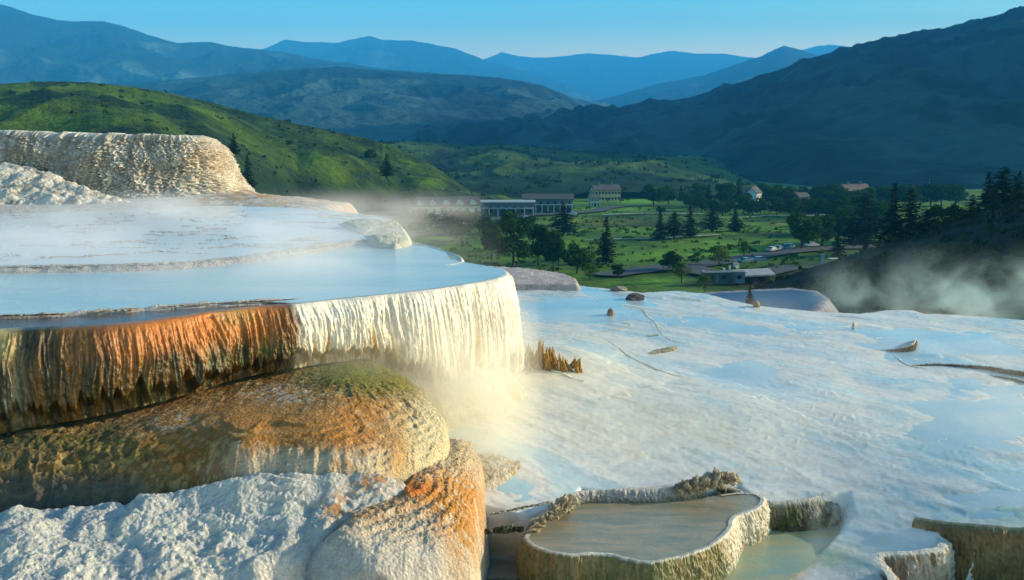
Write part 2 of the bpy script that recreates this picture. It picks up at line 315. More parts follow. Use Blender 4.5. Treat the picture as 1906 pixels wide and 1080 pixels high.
# ================================================================== mountains and hills
def ridge(name, prof, Yr, base, Yb, colf, mat, nu=420, nv=150, amp=.12, fs=6, seed=0, back=.5, shape=1.0, x0=None, x1=None, octs=6, bk=None, shp2=None):
    """a slope rising from a foot line (base, at distance Yb) to a crest line (prof, at distance Yr), gullied by noise"""
    px = [p[0] for p in prof]; x0 = px[0] if x0 is None else x0; x1 = px[-1] if x1 is None else x1
    u = np.linspace(x0, x1, nu)[None]
    pr = np.interp(u, px, [p[1] for p in prof]); pb = np.interp(u, [p[0] for p in base], [p[1] for p in base])
    pr = pr+1.6*fbm(u/22., u*0, 4, seed+3)+.9*fbm(u/4., u*0, 2, seed+5)
    def hz(py, Y): return Y*np.tan(-(TH+np.arctan((py-540)/F)))
    Yb0 = Yb; Yb = np.interp(u, [p[0] for p in base], [p[2] for p in base]) if len(base[0]) > 2 else Yb
    zr, zb = hz(pr, Yr), hz(pb, Yb); t = np.linspace(-.04, 1+back, nv)[:, None]
    if shp2: shape = shape+(shp2-shape)*ss(1950, 2300, u)
    Y = Yb+(Yr-Yb)*t+0*u; X = (u-953)/F*Y/CT; tc = np.clip(t, 0, 1)
    L = (Yr-Yb0); e = rdg(X/L*fs+.6*fbm(X/L*fs*.5, Y/L*fs*.5, 3, seed+8), Y/L*fs*.45, octs, seed, .5)-.25
    env = (4*tc*(1-tc))**.8*ss(0, .1, t)
    Z = zb+(zr-zb)*tc**shape+amp*np.abs(zr-zb).mean()*e*np.where(t < 1, env, 0)-np.maximum(t-1, 0)*(np.abs(zr-zb)*1.2 if bk is None else bk)+np.minimum(t, 0)*200*np.abs(zr-zb).mean()/300
    c = colf(X, Y, Z, t+0*u, u+0*t, e, proj(X, Y, Z)[1])
    return tag(gmesh(name, X, Y, Z, mat, c), kind='structure')
def mtcol(dark, light, s, thr, seed, k=1.0):
    def f(X, Y, Z, t, u, e, py):
        n = fbm(X/s, Y/s*.6, 5, seed)+.5*fbm(X/s*5, Y/s*3, 3, seed+2)+k*(.5-t)+.25*e; w = ss(thr-.22, thr+.22, n)
        return mix(full(X.shape, dark), light, w)
    return f
FOREST = (.008, .022, .026); SAGE = (.07, .12, .10)
ridge('mountain', [(850, 130), (905, 110), (935, 96), (965, 104), (990, 107), (1040, 105), (1090, 98), (1130, 102), (1180, 107), (1210, 99), (1240, 94), (1290, 100), (1330, 99), (1390, 107), (1430, 108), (1470, 95), (1500, 85), (1530, 83), (1560, 87), (1640, 95), (1750, 100)], 17000, [(850, 205), (1750, 205)], 13000, mtcol(FOREST, SAGE, 1500, .3, 1), M_MOUNT, 300, 70, .15, 7, 11, back=.3)
ridge('mountain', [(380, 120), (450, 100), (510, 90), (545, 74), (580, 77), (640, 80), (665, 73), (695, 67), (708, 70), (722, 74), (770, 75), (810, 82), (850, 90), (905, 112), (960, 128), (1020, 145), (1080, 165), (1130, 190), (1180, 212)], 12500, [(380, 208), (1180, 215)], 9000, mtcol(FOREST, SAGE, 1200, .3, 2), M_MOUNT, 340, 80, .16, 7, 23)
ridge('mountain', [(1020, 215), (1075, 196), (1150, 176), (1220, 155), (1270, 146), (1300, 140), (1360, 118), (1400, 105), (1425, 92), (1442, 85), (1460, 89), (1480, 95), (1520, 110), (1600, 130), (1750, 150)], 8500, [(1020, 222), (1750, 225)], 6000, mtcol(FOREST, (.08, .12, .10), 900, .4, 3), M_MOUNT, 300, 80, .14, 6, 31)
ridge('mountain', [(-700, 30), (-400, 20), (-200, 0), (-60, 8), (0, 7), (30, 6), (60, 14), (90, 26), (140, 38), (180, 40), (222, 39), (260, 50), (300, 65), (350, 80), (380, 79), (410, 78), (440, 85), (480, 90), (540, 97), (600, 110), (700, 125), (800, 136), (900, 146), (1000, 160), (1100, 200), (1150, 220)], 7000, [(-700, 225), (1150, 228)], 4200, mtcol(FOREST, SAGE, 900, .25, 4, .9), M_MOUNT, 520, 170, .22, 6, 42, shape=1.15)
ridge('foothill', [(-700, 190), (-200, 168), (0, 160), (150, 158), (300, 152), (450, 138), (560, 128), (640, 124), (720, 131), (800, 137), (880, 140), (960, 149), (1010, 160), (1050, 178), (1085, 200), (1120, 225)], 4200, [(-700, 262), (700, 262), (1120, 262)], 2300, mtcol((.006, .022, .026), (.040, .085, .075), 520, .05, 5, .5), M_MOUNT, 520, 170, .24, 8, 55)
ridge('mountain', [(780, 262), (840, 252), (900, 240), (1000, 222), (1100, 206), (1200, 193), (1240, 188), (1300, 176), (1380, 148), (1440, 128), (1500, 108), (1560, 90), (1600, 80), (1625, 72), (1645, 69), (1700, 59), (1750, 47), (1800, 35), (1840, 22), (1870, 13), (1906, 8), (1960, 2), (2080, -70), (2250, -260), (2450, -440), (2700, -600), (3500, -680)], 3000, [(780, 300, 1300), (1000, 325, 1300), (1200, 338, 1250), (1300, 344, 1160), (1400, 348, 1030), (1500, 351, 910), (1600, 353, 860), (1906, 354, 850), (3500, 354, 850)], 1000, mtcol((.001, .005, .008), (.020, .045, .045), 170, .12, 6, .25), M_MOUNT, 760, 220, .10, 9, 63, octs=4, shp2=.68)  # crest beyond the right edge is unseen, raised and steepened to shade the face
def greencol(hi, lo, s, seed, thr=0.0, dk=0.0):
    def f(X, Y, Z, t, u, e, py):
        n = fbm(X/s, Y/s, 5, seed)+.4*fbm(X/s*6, Y/s*6, 3, seed+2)+.4*e; c = mix(full(X.shape, lo), hi, ss(thr-.35, thr+.25, n)); return mix(c, (.010, .026, .014), dk*ss(.55, .2, t+.35*n))  # slope foot darkened: shade put into the colour, along with dark shrubs
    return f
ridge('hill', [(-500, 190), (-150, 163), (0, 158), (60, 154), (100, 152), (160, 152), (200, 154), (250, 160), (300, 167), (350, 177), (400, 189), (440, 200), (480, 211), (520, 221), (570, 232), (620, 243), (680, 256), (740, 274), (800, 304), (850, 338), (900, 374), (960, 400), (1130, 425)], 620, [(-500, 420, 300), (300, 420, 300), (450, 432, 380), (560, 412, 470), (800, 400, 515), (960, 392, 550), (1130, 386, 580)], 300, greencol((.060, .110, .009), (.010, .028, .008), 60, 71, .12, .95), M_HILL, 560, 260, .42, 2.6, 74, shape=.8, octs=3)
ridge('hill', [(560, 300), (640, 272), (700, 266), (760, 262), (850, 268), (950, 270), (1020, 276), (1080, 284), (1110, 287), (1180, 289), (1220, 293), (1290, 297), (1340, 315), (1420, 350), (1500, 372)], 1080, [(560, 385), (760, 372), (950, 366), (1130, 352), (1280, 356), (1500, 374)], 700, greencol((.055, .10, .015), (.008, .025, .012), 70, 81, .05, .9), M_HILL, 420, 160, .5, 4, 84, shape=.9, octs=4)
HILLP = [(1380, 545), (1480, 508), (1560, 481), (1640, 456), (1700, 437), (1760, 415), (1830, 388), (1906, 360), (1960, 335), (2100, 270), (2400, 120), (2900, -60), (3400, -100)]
hillo = ridge('hill', HILLP, 205, [(1380, 640), (1600, 640), (1906, 640), (3400, 600)], 92, greencol((.012, .022, .011), (.003, .007, .005), 9, 91, .05), M_HILL, 420, 260, .05, 9, 94, back=2.2, shape=.9, bk=34)  # unseen rise to the right and long back shaped to throw shade
# ================================================================== valley floor, roads
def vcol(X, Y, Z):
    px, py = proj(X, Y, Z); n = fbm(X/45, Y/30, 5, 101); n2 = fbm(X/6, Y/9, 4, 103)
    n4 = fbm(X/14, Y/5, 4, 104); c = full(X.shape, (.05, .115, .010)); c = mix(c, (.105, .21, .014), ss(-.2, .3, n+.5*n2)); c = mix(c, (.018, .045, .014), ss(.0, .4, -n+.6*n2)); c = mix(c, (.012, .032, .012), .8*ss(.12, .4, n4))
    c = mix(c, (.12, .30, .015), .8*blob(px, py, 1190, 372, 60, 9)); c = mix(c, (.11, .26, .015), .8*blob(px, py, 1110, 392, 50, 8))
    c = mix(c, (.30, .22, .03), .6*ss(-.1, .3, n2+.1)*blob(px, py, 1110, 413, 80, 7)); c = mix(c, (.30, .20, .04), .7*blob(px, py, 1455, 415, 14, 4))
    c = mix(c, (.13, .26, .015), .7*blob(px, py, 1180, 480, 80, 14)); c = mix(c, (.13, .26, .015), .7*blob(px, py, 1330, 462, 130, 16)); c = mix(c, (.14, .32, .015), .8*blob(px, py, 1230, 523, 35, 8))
    c = mix(c, (.008, .018, .014), .9*blob(px, py, 1470, 515, 140, 24))  # low ground near the hill foot darkened, shade put into the grass colour
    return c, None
def vzf(X, Y): return vz(Y)+.5*fbm(X/25, Y/25, 3, 107)
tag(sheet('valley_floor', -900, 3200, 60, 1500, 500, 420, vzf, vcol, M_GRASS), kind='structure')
def far(X, Y, Z): return mix(full(X.shape, (.03, .06, .04)), (.10, .14, .08), ss(-.2, .3, fbm(X/500, Y/500, 4, 5))), None
tag(sheet('ground', -6000, 8000, 1400, 18400, 120, 60, lambda X, Y: -78-.004*(Y-1400)+0*X, far, M_MOUNT), kind='structure')
def road(name, pts, w, mat, dz=.7):
    P = np.array([pv(*p) for p in pts]); P, s = smooth_path(P, 80, 2); T = np.gradient(P[:, :2], axis=0); T /= np.linalg.norm(T, axis=1)[:, None]; N = np.stack([T[:, 1], -T[:, 0]], 1)
    k = np.linspace(-w/2, w/2, 5)[None]; X = P[:, 0, None]+N[:, 0, None]*k; Y = P[:, 1, None]+N[:, 1, None]*k
    return tag(gmesh(name, X, Y, vzf(X, Y)+dz, mat, flip=True), kind='structure')
road('road', [(900, 412), (980, 403), (1060, 399), (1110, 395), (1140, 387), (1200, 384), (1300, 383), (1400, 389), (1520, 396)], 9, M_ROAD)
road('road', [(1120, 516), (1160, 510), (1220, 503), (1290, 498), (1340, 490), (1400, 479), (1480, 470), (1560, 463), (1640, 458)], 9, M_ROAD, .5)
road('path', [(1090, 450), (1160, 449), (1230, 446), (1290, 443), (1340, 440)], 2.5, M_PATH)
road('path', [(1310, 408), (1400, 406), (1470, 403), (1600, 402)], 3, M_PATH)
road('path', [(1120, 402), (1180, 401), (1250, 400), (1310, 402)], 3, M_PATH, .9)
road('road', [(1280, 500), (1310, 512), (1370, 519), (1440, 508), (1480, 500)], 8, M_ROAD, .6)
# ================================================================== foreground travertine slope (right-hand flow field)
UP = [pz(*p) for p in [(950, 540, 6.45), (1150, 545, 6.45), (1400, 568, 6.55), (1640, 585, 6.65), (1906, 600, 6.72), (2200, 620, 6.8), (1000, 600, 6.6), (1300, 600, 6.6), (1600, 640, 6.8), (1850, 650, 6.85), (1000, 700, 6.72), (1200, 700, 6.95), (1500, 700, 7.0), (1850, 730, 7.15), (900, 760, 6.95), (1100, 800, 7.2), (1400, 800, 7.3), (1700, 800, 7.35), (1880, 850, 7.55), (930, 890, 7.5), (1100, 890, 7.70), (1300, 870, 7.68), (1500, 880, 7.8), (1700, 920, 7.92), (1906, 960, 8.0), (2300, 900, 8.0), (1600, 1000, 8.45), (1500, 1050, 8.72), (1700, 1000, 8.33)]]
UP += [(-14, 22, -7.4), (-6, 24, -7.3), (-14, 40, -7.0), (-2, 38, -6.6), (-8, 17, -8), (0, 17, -8.8), (12, 17, -9)]
fup = rbf(UP, .001)
PIT = [pz(*p)[:2] for p in [(820, 960, 7.7), (900, 938, 7.7), (985, 948, 7.75), (1055, 925, 7.75), (1080, 906, 7.75), (1250, 906, 7.75), (1300, 892, 7.7), (1375, 900, 7.9), (1415, 924, 8.0), (1500, 927, 8.03), (1585, 912, 7.98), (1600, 960, 8.25), (1560, 1010, 8.6), (1450, 1100, 8.8), (820, 1150, 8.6)]]
PIT2 = [pz(*p)[:2] for p in [(1716, 970, 8.15), (1724, 986, 8.25), (1747, 994, 8.3), (1764, 1008, 8.3), (1758, 1024, 8.3), (1738, 1030, 8.3), (1690, 1032, 8.3), (1642, 1036, 8.35), (1654, 1052, 8.4), (1668, 1075, 8.4), (1680, 1120, 8.4), (2000, 1120, 8.4), (2000, 990, 8.0), (1906, 987, 8.0), (1800, 978, 8.0)]]
EDGE = [pz(*p)[:2] for p in [(500, 545, 6.3), (900, 528, 6.40), (1080, 531, 6.4), (1195, 545, 6.45), (1260, 541, 6.45), (1310, 546, 6.47), (1400, 566, 6.52), (1470, 574, 6.56), (1530, 580, 6.6), (1600, 583, 6.62), (1650, 577, 6.62), (1700, 577, 6.62), (1720, 584, 6.65), (1820, 588, 6.7), (1906, 596, 6.72), (2300, 620, 6.8)]]
EDGEP = EDGE+[np.array([40, 5.]), np.array([-40, 5.])]
def sside(x, y, P):
    best = np.full(x.shape, 1e9); sg = np.zeros(x.shape)
    for i in range(len(P)-1):
        ax, ay = P[i]; bx, by = P[i+1]; vx, vy = bx-ax, by-ay; t = np.clip(((x-ax)*vx+(y-ay)*vy)/(vx*vx+vy*vy), 0, 1); d = np.hypot(x-ax-t*vx, y-ay-t*vy)
        u = ((x-ax)*vx+(y-ay)*vy)/math.hypot(vx, vy); ln_ = math.hypot(vx, vy)
        d = d+(2.5*np.maximum(0, .6-u) if i == 0 else 0)+(2.5*np.maximum(0, u-ln_+.6) if i == len(P)-2 else 0)
        m = d < best; sg = np.where(m, np.sign(vx*(y-ay)-vy*(x-ax)), sg); best = np.where(m, d, best)
    return best, sg
LOBES = [([pz(*p)[:2] for p in P_], h_, w_) for P_, h_, w_ in (
    ([(940, 640, 6.6), (1010, 642, 6.62), (1070, 652, 6.66), (1110, 668, 6.72), (1140, 690, 6.8)], .15, 1.8), ([(1190, 690, 6.9), (1260, 698, 6.92), (1330, 710, 6.96), (1385, 728, 7.0), (1420, 750, 7.05)], .06, 1.6),
    ([(1560, 610, 6.7), (1650, 622, 6.75), (1730, 648, 6.85), (1760, 670, 6.9)], .07, 1.8))]
def mzf(X, Y):
    z = fup(X, Y); px, py = proj(X, Y, z)
    d = sdist(X, Y, EDGEP); z = z-np.maximum(d, 0)*.9-2.0*ss(0, 3, d)
    jx = fbm(X*.9, Y*.9, 4, 241); jy = fbm(X*.9, Y*.9, 4, 243)
    for L_, hgt, wd_ in LOBES:
        dd, sgn = sside(X+.25*jx, Y+.25*jy, L_); z = z+hgt*np.exp(-(dd/wd_)**1.5)*ss(.8, -.7, dd*sgn)
    m1 = blob(px, py, 1050, 690, 110, 60); z = z+.16*m1                                    # swollen outflow domes
    z = z+.10*blob(px, py, 1330, 760, 200, 30)
    fu = .75*X-.66*Y; fv = .66*X+.75*Y; w = fbm(fu*.22, fv*.8, 4, 201); z = z+.045*w
    # shallow rimstone steps running across the slope
    q = (z+.22*fbm(X*.28, Y*.28, 4, 205)+.03*fbm(X*2.5, Y*2.5, 3, 207))/.17; fr = q-np.floor(q); st = .17*(np.floor(q)+ss(.6, 1.0, fr)-q)
    z = z+st*(.06+.25*ss(.05, .35, fbm(X*.22, Y*.3, 3, 209)))*(1-.8*m1)
    q2 = (z+.16*fbm(X*.7+.5*w, Y*.7, 4, 231)+.05*fbm(X*3.2, Y*3.2, 3, 233))/.11; f2 = np.abs(q2-np.round(q2)); pm = (.12+.5*ss(.05, .3, fbm(X*.3, Y*.3, 3, 235))*ss(1450, 1700, px))*(1-.7*m1)
    z = z+.018*np.exp(-(f2/.08)**2)*(.6+.6*fbm(X*5, Y*5, 3, 237))*(.35+.65*ss(-.1, .3, fbm(X*.3, Y*.3, 3, 235)))*(1-.7*m1)+pm*.10*.11*(ss(.3, .7, q2-np.floor(q2))-.5)
    z = z+.006*fbm(X*6, Y*4, 4, 211)
    D = sdist(X, Y, PIT); low = -8.62-.06*(22-Y); wd = .24+1.6*ss(1555, 1610, px); z = z+(np.minimum(z, low+.06*fbm(X*1.2, Y*1.2, 4, 213))-z)*ss(0, 1, (.02-D)/wd)
    D2 = sdist(X, Y, PIT2); z = z-1.4*ss(.03, -.1, D2)
    return z
def mcol(X, Y, Z):
    px, py = proj(X, Y, Z); fu = .75*X-.66*Y; fv = .66*X+.75*Y; q = fbm(X*.3, Y*.3, 3, 219); n = fbm(fu*.13+q, fv*.7+q, 5, 221); n2 = fbm(fu*.5+q, fv*2.6, 4, 223); n3 = fbm(fu*2, fv*9, 3, 225)
    c = full(X.shape, (.70, .67, .63)); wet = .45+.3*n+.2*n2
    bl = ss(-.05, .4, n+.45*n2+.25*n3); c = mix(c, (.42, .55, .60), bl*.8)
    c = mix(c, (.24, .46, .58), .9*ss(-.25, .25, n2+.3*n)*blob(px, py, 1100, 575, 230, 45)); c = mix(c, (.26, .50, .56), .7*ss(-.2, .3, n+.4*n3)*blob(px, py, 1800, 790, 200, 120)); c = mix(c, (.20, .36, .44), .8*ss(-.2, .3, n2)*blob(px, py, 1850, 880, 120, 50)); c = mix(c, (.10, .34, .28), .6*blob(px, py, 1880, 960, 100, 22))
    c = mix(c, (.72, .66, .50), .8*blob(px, py, 1060, 690, 150, 70)); c = mix(c, (.70, .66, .54), .6*blob(px, py, 1300, 790, 250, 50)); c = mix(c, (.72, .70, .60), .5*blob(px, py, 1800, 620, 200, 40))
    c = mix(c, (.45, .30, .14), .5*ss(-.1, .4, n3+n2)*blob(px, py, 930, 890, 60, 40)); c = mix(c, (.42, .26, .05), .75*ss(-.2, .3, n2)*blob(px, py, 1440, 1015, 70, 16)); c = mix(c, (.22, .30, .06), .6*ss(-.2, .3, n)*blob(px, py, 1520, 1040, 90, 30))
    wet = .15+.8*ss(.1, .5, n+.45*n2+.2)
    c = mix(c, (.56, .47, .34), .45*ss(.1, .5, n3*.7+n2-.3*n)); c = mix(c, (.50, .50, .50), .35*ss(.15, .5, n3-n2))
    D = sdist(X, Y, PIT); c = mix(c, (.20, .14, .05), ss(.0, -.2, D)*ss(.2, .0, np.abs(D+.15))*ss(1450, 1380, px)); c = mix(c, (.05, .07, .04), .85*ss(-.1, -.4, D)*ss(1380, 1330, px))
    return c, np.clip(wet, .1, .9)
tag(sheet('terrain', -350, 2250, 15.5, 56, 1150, 760, mzf, mcol, M_FLOW), kind='structure')
def fzf(X, Y):
    z = fup(X, Y); px, py = proj(X, Y, z); n = fbm(X*.4, Y*.6, 4, 251)
    for L_, hgt, wd_ in LOBES: dd, sgn = sside(X, Y, L_); z = z+hgt*np.exp(-(dd/wd_)**1.5)*ss(.8, -.7, dd*sgn)
    o = -.035+.02*n+.075*blob(px, py, 1090, 575, 130, 34)+.05*blob(px, py, 1800, 800, 160, 70)+.05*blob(px, py, 1500, 600, 260, 26)+.045*blob(px, py, 1860, 930, 120, 40)+.03*blob(px, py, 980, 900, 70, 40)+.04*blob(px, py, 1380, 690, 160, 24)-.2*blob(px, py, 1050, 690, 110, 50)+.05*blob(px, py, 1780, 640, 150, 30)
    D = np.minimum(sdist(X, Y, PIT), sdist(X, Y, PIT2)); E_ = sdist(X, Y, EDGEP); return z+o-3*ss(.35, .1, D)-3*ss(-.3, .0, E_)-(.12+.10*n)*ss(-3.0, -.4, E_)*ss(1180, 1260, px)
tag(sheet('water', -350, 2250, 17, 52, 760, 520, fzf, None, watermat('film_water', (.30, .48, .57), (.52, .60, .62), .5, .10, .006, (.6, 1.4, 1)), keepf=lambda X, Y, Z: (Z > mzf(X, Y)-.03) & (sdist(X, Y, EDGEP) < -.05)), kind='structure')
tag(sheet('water', 1360, 1720, 18, 24, 160, 120, lambda X, Y: -8.60-.05*(22-Y)+0*X, None, watermat('green_shallows', (.26, .34, .24), (.42, .36, .18), 1.2, .12, .008), None, PIT), kind='structure')
# ================================================================== the great terrace with its pool and dripping wall
RIM = [(-160, 626, 4.0), (0, 616, 4.0), (120, 612, 4.0), (250, 604, 4.0), (340, 592, 4.0), (430, 578, 4.0), (500, 571, 4.0), (560, 566, 4.0), (640, 556, 4.0), (720, 549, 4.0), (800, 540, 4.0), (870, 530, 4.0), (920, 521, 4.0), (944, 514, 4.0), (950, 507, 4.0), (942, 501, 4.0), (925, 497, 4.0), (890, 491, 4.0), (860, 486, 4.0), (820, 478, 4.0)]
gt = empty('terrace', pz(500, 540, 4.0)*np.array([1, 1, 0])+np.array([0, 0, -6]), label='large terrace with steaming blue pool and dripping orange and cream wall', cat='terrace')
IV = tuple(-c for c in gt.location)
def keep_world(o, root): o.location = tuple(-c for c in root.location); return o
def wcol(S, fr, t, tt, d1, big):
    n = fbm(S*1.3, tt*1.5, 4, 301); v = fbm(S*5, tt*.8, 4, 303); px = np.interp(fr, CUM, RPX)
    c = full(S.shape, (.035, .030, .012)); c = mix(c, (.055, .070, .014), ss(-.1, .35, n+.5*v)); c = mix(c, (.15, .075, .014), ss(.0, .35, v-.3*n+.3*d1)*.8)
    c = mix(c, (.022, .018, .012), .7*ss(.1, .5, -v+.3*n))
    og = ss(.55+.25*n, .1, tt-.15*v)*ss(60, 200, px)*(.35+.65*ss(150, 330, px)); c = mix(c, (.50, .17, .025), og*ss(560, 470, px)); c = mix(c, (.42, .24, .06), .8*ss(.25, .0, tt)*ss(380, 430, px)*ss(500, 440, px))
    c = mix(c, (.5, .40, .16), ss(.35, .1, tt)*ss(50, 0, px)); c = mix(c, (.14, .16, .12), .8*blob(px, tt*100, 28, 60, 20, 40))
    wh = ss(535, 560, px+12*n); d = full(S.shape, (.74, .70, .62)); d = mix(d, (.60, .38, .09), ss(.25, .7, tt+.35*v-.4*d1)); d = mix(d, (.34, .25, .05), ss(.65, 1.0, tt+.2*v)*ss(760, 600, px)); d = mix(d, (.44, .24, .035), ss(.45, .9, tt+.4*v)*blob(px, tt, 750, .8, 70, .6))
    d = mix(d, (.74, .70, .62), ss(.25, .75, d1+.1)*.5)
    c = c*(1-wh[..., None])+d*wh[..., None]
    return c, np.clip(.5+.4*v, .1, .9)*(1-.5*wh)
_P, _s = smooth_path([pz(*p) for p in RIM], 400, 2); RPX = proj(_P[:, 0], _P[:, 1], _P[:, 2])[0]; CUM = _s/_s[-1]; k_ = int(np.argmax(RPX)); RPX = np.r_[RPX[:k_+1], np.full(len(RPX)-k_-1, 951.)]
def bot_at(pts): return [(float(np.interp(p, RPX[:k_+1], CUM[:k_+1])), d) for p, d in pts]
keep_world(wall('rim_wall', RIM, bot_at([(-160, 6.1), (0, 5.95), (250, 5.65), (530, 5.38), (680, 5.4), (760, 6.2), (820, 7.2), (950, 7.8)])+[(1, 7.8)], M_DRAPE, wcol, 1700, 150, .11, .16, .17, 2.9, .26, 11, 1, gt, 2, .012, te=(.60, .30), bulge=.12, fine=.03, inner=.2, dip=.015, te2=.16), gt)
TOPP = [p[:2] for p in smooth_path([pz(*p) for p in RIM], 160, 2)[0]]+[pz(760, 446, 3.9)[:2], pz(752, 436, 3.85)[:2], pz(735, 410, 3.85)[:2], pz(690, 400, 3.85)[:2], pz(640, 394, 3.85)[:2], np.array([-12, 53.]), np.array([-45, 53.]), np.array([-45, 24.])]
PINK = [pz(*p)[:2] for p in [(-400, 500, 3.9), (0, 500, 3.9), (120, 498, 3.9), (260, 496, 3.9), (380, 489, 3.9), (480, 479, 3.9), (560, 468, 3.9), (620, 456, 3.9), (680, 448, 3.9), (790, 452, 3.9)]]
CR1 = [pz(*p)[:2] for p in [(-400, 594, 4.0), (0, 588, 4.0), (90, 586, 4.0), (180, 580, 4.0), (260, 574, 4.0), (400, 565, 4.0), (470, 562, 4.0), (560, 556, 4.0), (700, 545, 4.0), (850, 525, 4.0), (915, 508, 4.0)]]
def tz(X, Y):
    dp = pdist(X, Y, PINK, False); yl = np.interp(X, [p[0] for p in PINK], [p[1] for p in PINK]); back = ss(-.5, .6, Y-yl)
    n = fbm(X*2.2, Y*2.2, 4, 311); z = -4.05+.15*back
    z = z+(.10+.06*n)*np.exp(-(dp/.35)**2)*ss(760, 640, proj(X, Y, z)[0])
    d1 = pdist(X, Y, CR1, False); yl1 = np.interp(X, [p[0] for p in CR1], [p[1] for p in CR1])
    z = z+(.085+.05*n)*np.exp(-(d1/.13)**2)*ss(600, 500, proj(X, Y, z)[0])-.03*ss(0, -.3, Y-yl1)
    z = z+.05*ss(48, 51, Y)+.03*n+back*.06*np.exp(-(fbm(X*.22+.15*n, Y*.42, 3, 317)/.025)**2)*ss(.5, 2, Y-yl)
    return z
def tcol(X, Y, Z):
    px, py = proj(X, Y, Z); n = fbm(X*1.2, Y*2.2, 4, 313); n2 = fbm(X*6, Y*6, 4, 315)
    c = full(X.shape, (.62, .58, .55)); c = mix(c, (.45, .33, .28), ss(-.1, .4, n2+.5*n)*.7*ss(640, 500, px)); c = mix(c, (.20, .13, .09), .8*ss(575, 600, py)*ss(480, 420, px)); c = mix(c, (.5, .28, .10), .6*blob(px, py, 480, 380, 120, 8))
    return c, np.clip(.5+n, 0, 1)*.6
keep_world(sheet('shelf', -420, 1000, 19.8, 54, 620, 420, tz, tcol, M_ROUGH, gt, TOPP), gt)
def flat(d): return lambda X, Y: np.full(X.shape, -d)
_T = np.gradient(_P[:, :2], axis=0); _T /= np.linalg.norm(_T, axis=1)[:, None]; _I = _P[:, :2]-.105*np.stack([_T[:, 1], -_T[:, 0]], 1); _k0 = int(np.argmin(np.abs(RPX-560)))
WP = [tuple(p) for p in CR1[:7]]+[tuple(p) for p in _I[_k0:-14]]+[tuple(pz(830, 470, 4)[:2])]+[tuple(p) for p in PINK[::-1]]
keep_world(sheet('pool_water', -420, 1000, 21, 40, 700, 320, flat(3.998), None, M_POOL, gt, WP), gt)
UPP = [tuple(p) for p in PINK[:-1]]+[tuple(pz(p[0], p[1], 3.87)[:2]) for p in [(760, 446), (750, 436), (733, 412), (690, 402), (640, 395), (560, 388), (430, 383), (330, 386), (180, 392), (60, 397), (-60, 399), (-400, 402)]]
keep_world(sheet('pool_water', -420, 1000, 27, 52, 300, 160, flat(3.868), None, M_UPOOL, gt, UPP), gt)
LED = [tuple(p) for p in CR1[:7]]+[tuple(pz(*p)[:2]) for p in [(500, 568, 4), (430, 575, 4), (340, 589, 4), (250, 601, 4), (120, 609, 4), (0, 613, 4), (-160, 623, 4)]]
keep_world(sheet('ledge_water', -420, 560, 19.5, 25, 300, 120, flat(4.045), None, M_LEDGE, gt, LED), gt)
def lipcol(S, fr, t, tt, d1, big):
    v = fbm(S*5, tt, 4, 321); return mix(full(S.shape, (.68, .64, .54)), (.5, .42, .22), ss(.2, .8, tt+.4*v)), .3+0*S
for nm, pts, lab in (('step_wall', [(830, 492, 3.96), (858, 489, 3.96), (866, 484, 3.96), (860, 475, 3.96), (840, 466, 3.96), (810, 457, 3.96), (770, 447, 3.93), (740, 442, 3.93)], None), ('step_wall', [(735, 452, 3.88), (756, 446, 3.88), (757, 437, 3.88), (748, 422, 3.86), (735, 408, 3.86), (700, 400, 3.86), (640, 394, 3.86), (560, 389, 3.86)], None)):
    keep_world(wall(nm, pts, [(0, 4.3), (.15, 4.9), (.4, 6), (1, 6)], M_DRAPE, lipcol, 400, 70, .16, .5, .06, 4, 0, 23, 1, gt, 2, .02), gt)
LO = [(640, 396), (700, 401), (733, 413), (755, 436), (759, 447), (735, 453), (708, 452), (676, 436), (636, 418), (610, 404)]
tag(mound('travertine_lip', [(*p, pz(*p, 3.62)[1]) for p in ((690, 416), (728, 434), (650, 407))], [(*p, pz(*p, 3.84)[1]) for p in LO], lambda X, Y, z: .05*bil(X*1.5, Y*1.5, 4, 325)+.02*fbm(X*5, Y*5, 3, 326), lambda X, Y, Z: (mix(full(X.shape, (.70, .68, .58)), (.55, .55, .44), ss(-.2, .4, fbm(X*1.2, Y*1.2, 4, 327))), .3+0*X), M_ROUGH, 200, 200, 1.2, .5), 'rounded whitish lip at the far corner of the steaming pools', 'rock')
# knobbly crust along the inner rim
def ccol(hi, lo, wet=.3, k=1.0):
    def f(S, sa, h): n = fbm(S*6, sa*2, 4, 331); return mix(full(S.shape, lo), hi, ss(.2, .85, h*k-.15+.4*n)), wet+0*S
    return f
for pts, r, n in (([(-40, 591, 3.97), (0, 588, 3.97), (90, 586, 3.97), (130, 584, 3.97)], .05, 300), ([(160, 582, 3.98), (220, 578, 3.98), (260, 574, 3.98)], .05, 220), ([(285, 573, 3.98), (340, 569, 3.98), (420, 564, 3.98), (490, 561, 3.98), (560, 556, 3.98)], .035, 400)):
    keep_world(crust('rim_crust', pts, r, M_ROUGH, ccol((.62, .58, .5), (.10, .07, .05)), n, 22, .8, 7, n, gt), gt)
keep_world(crust('rim_crust', [(-200, 500, 3.88), (0, 497, 3.88), (120, 495, 3.88), (260, 493, 3.88), (380, 486, 3.88), (480, 476, 3.88), (560, 465, 3.88), (640, 452, 3.88)], .13, M_ROUGH, ccol((.62, .55, .52), (.34, .28, .27)), 900, 20, .6, 4, 5, gt, flat=.35), gt)
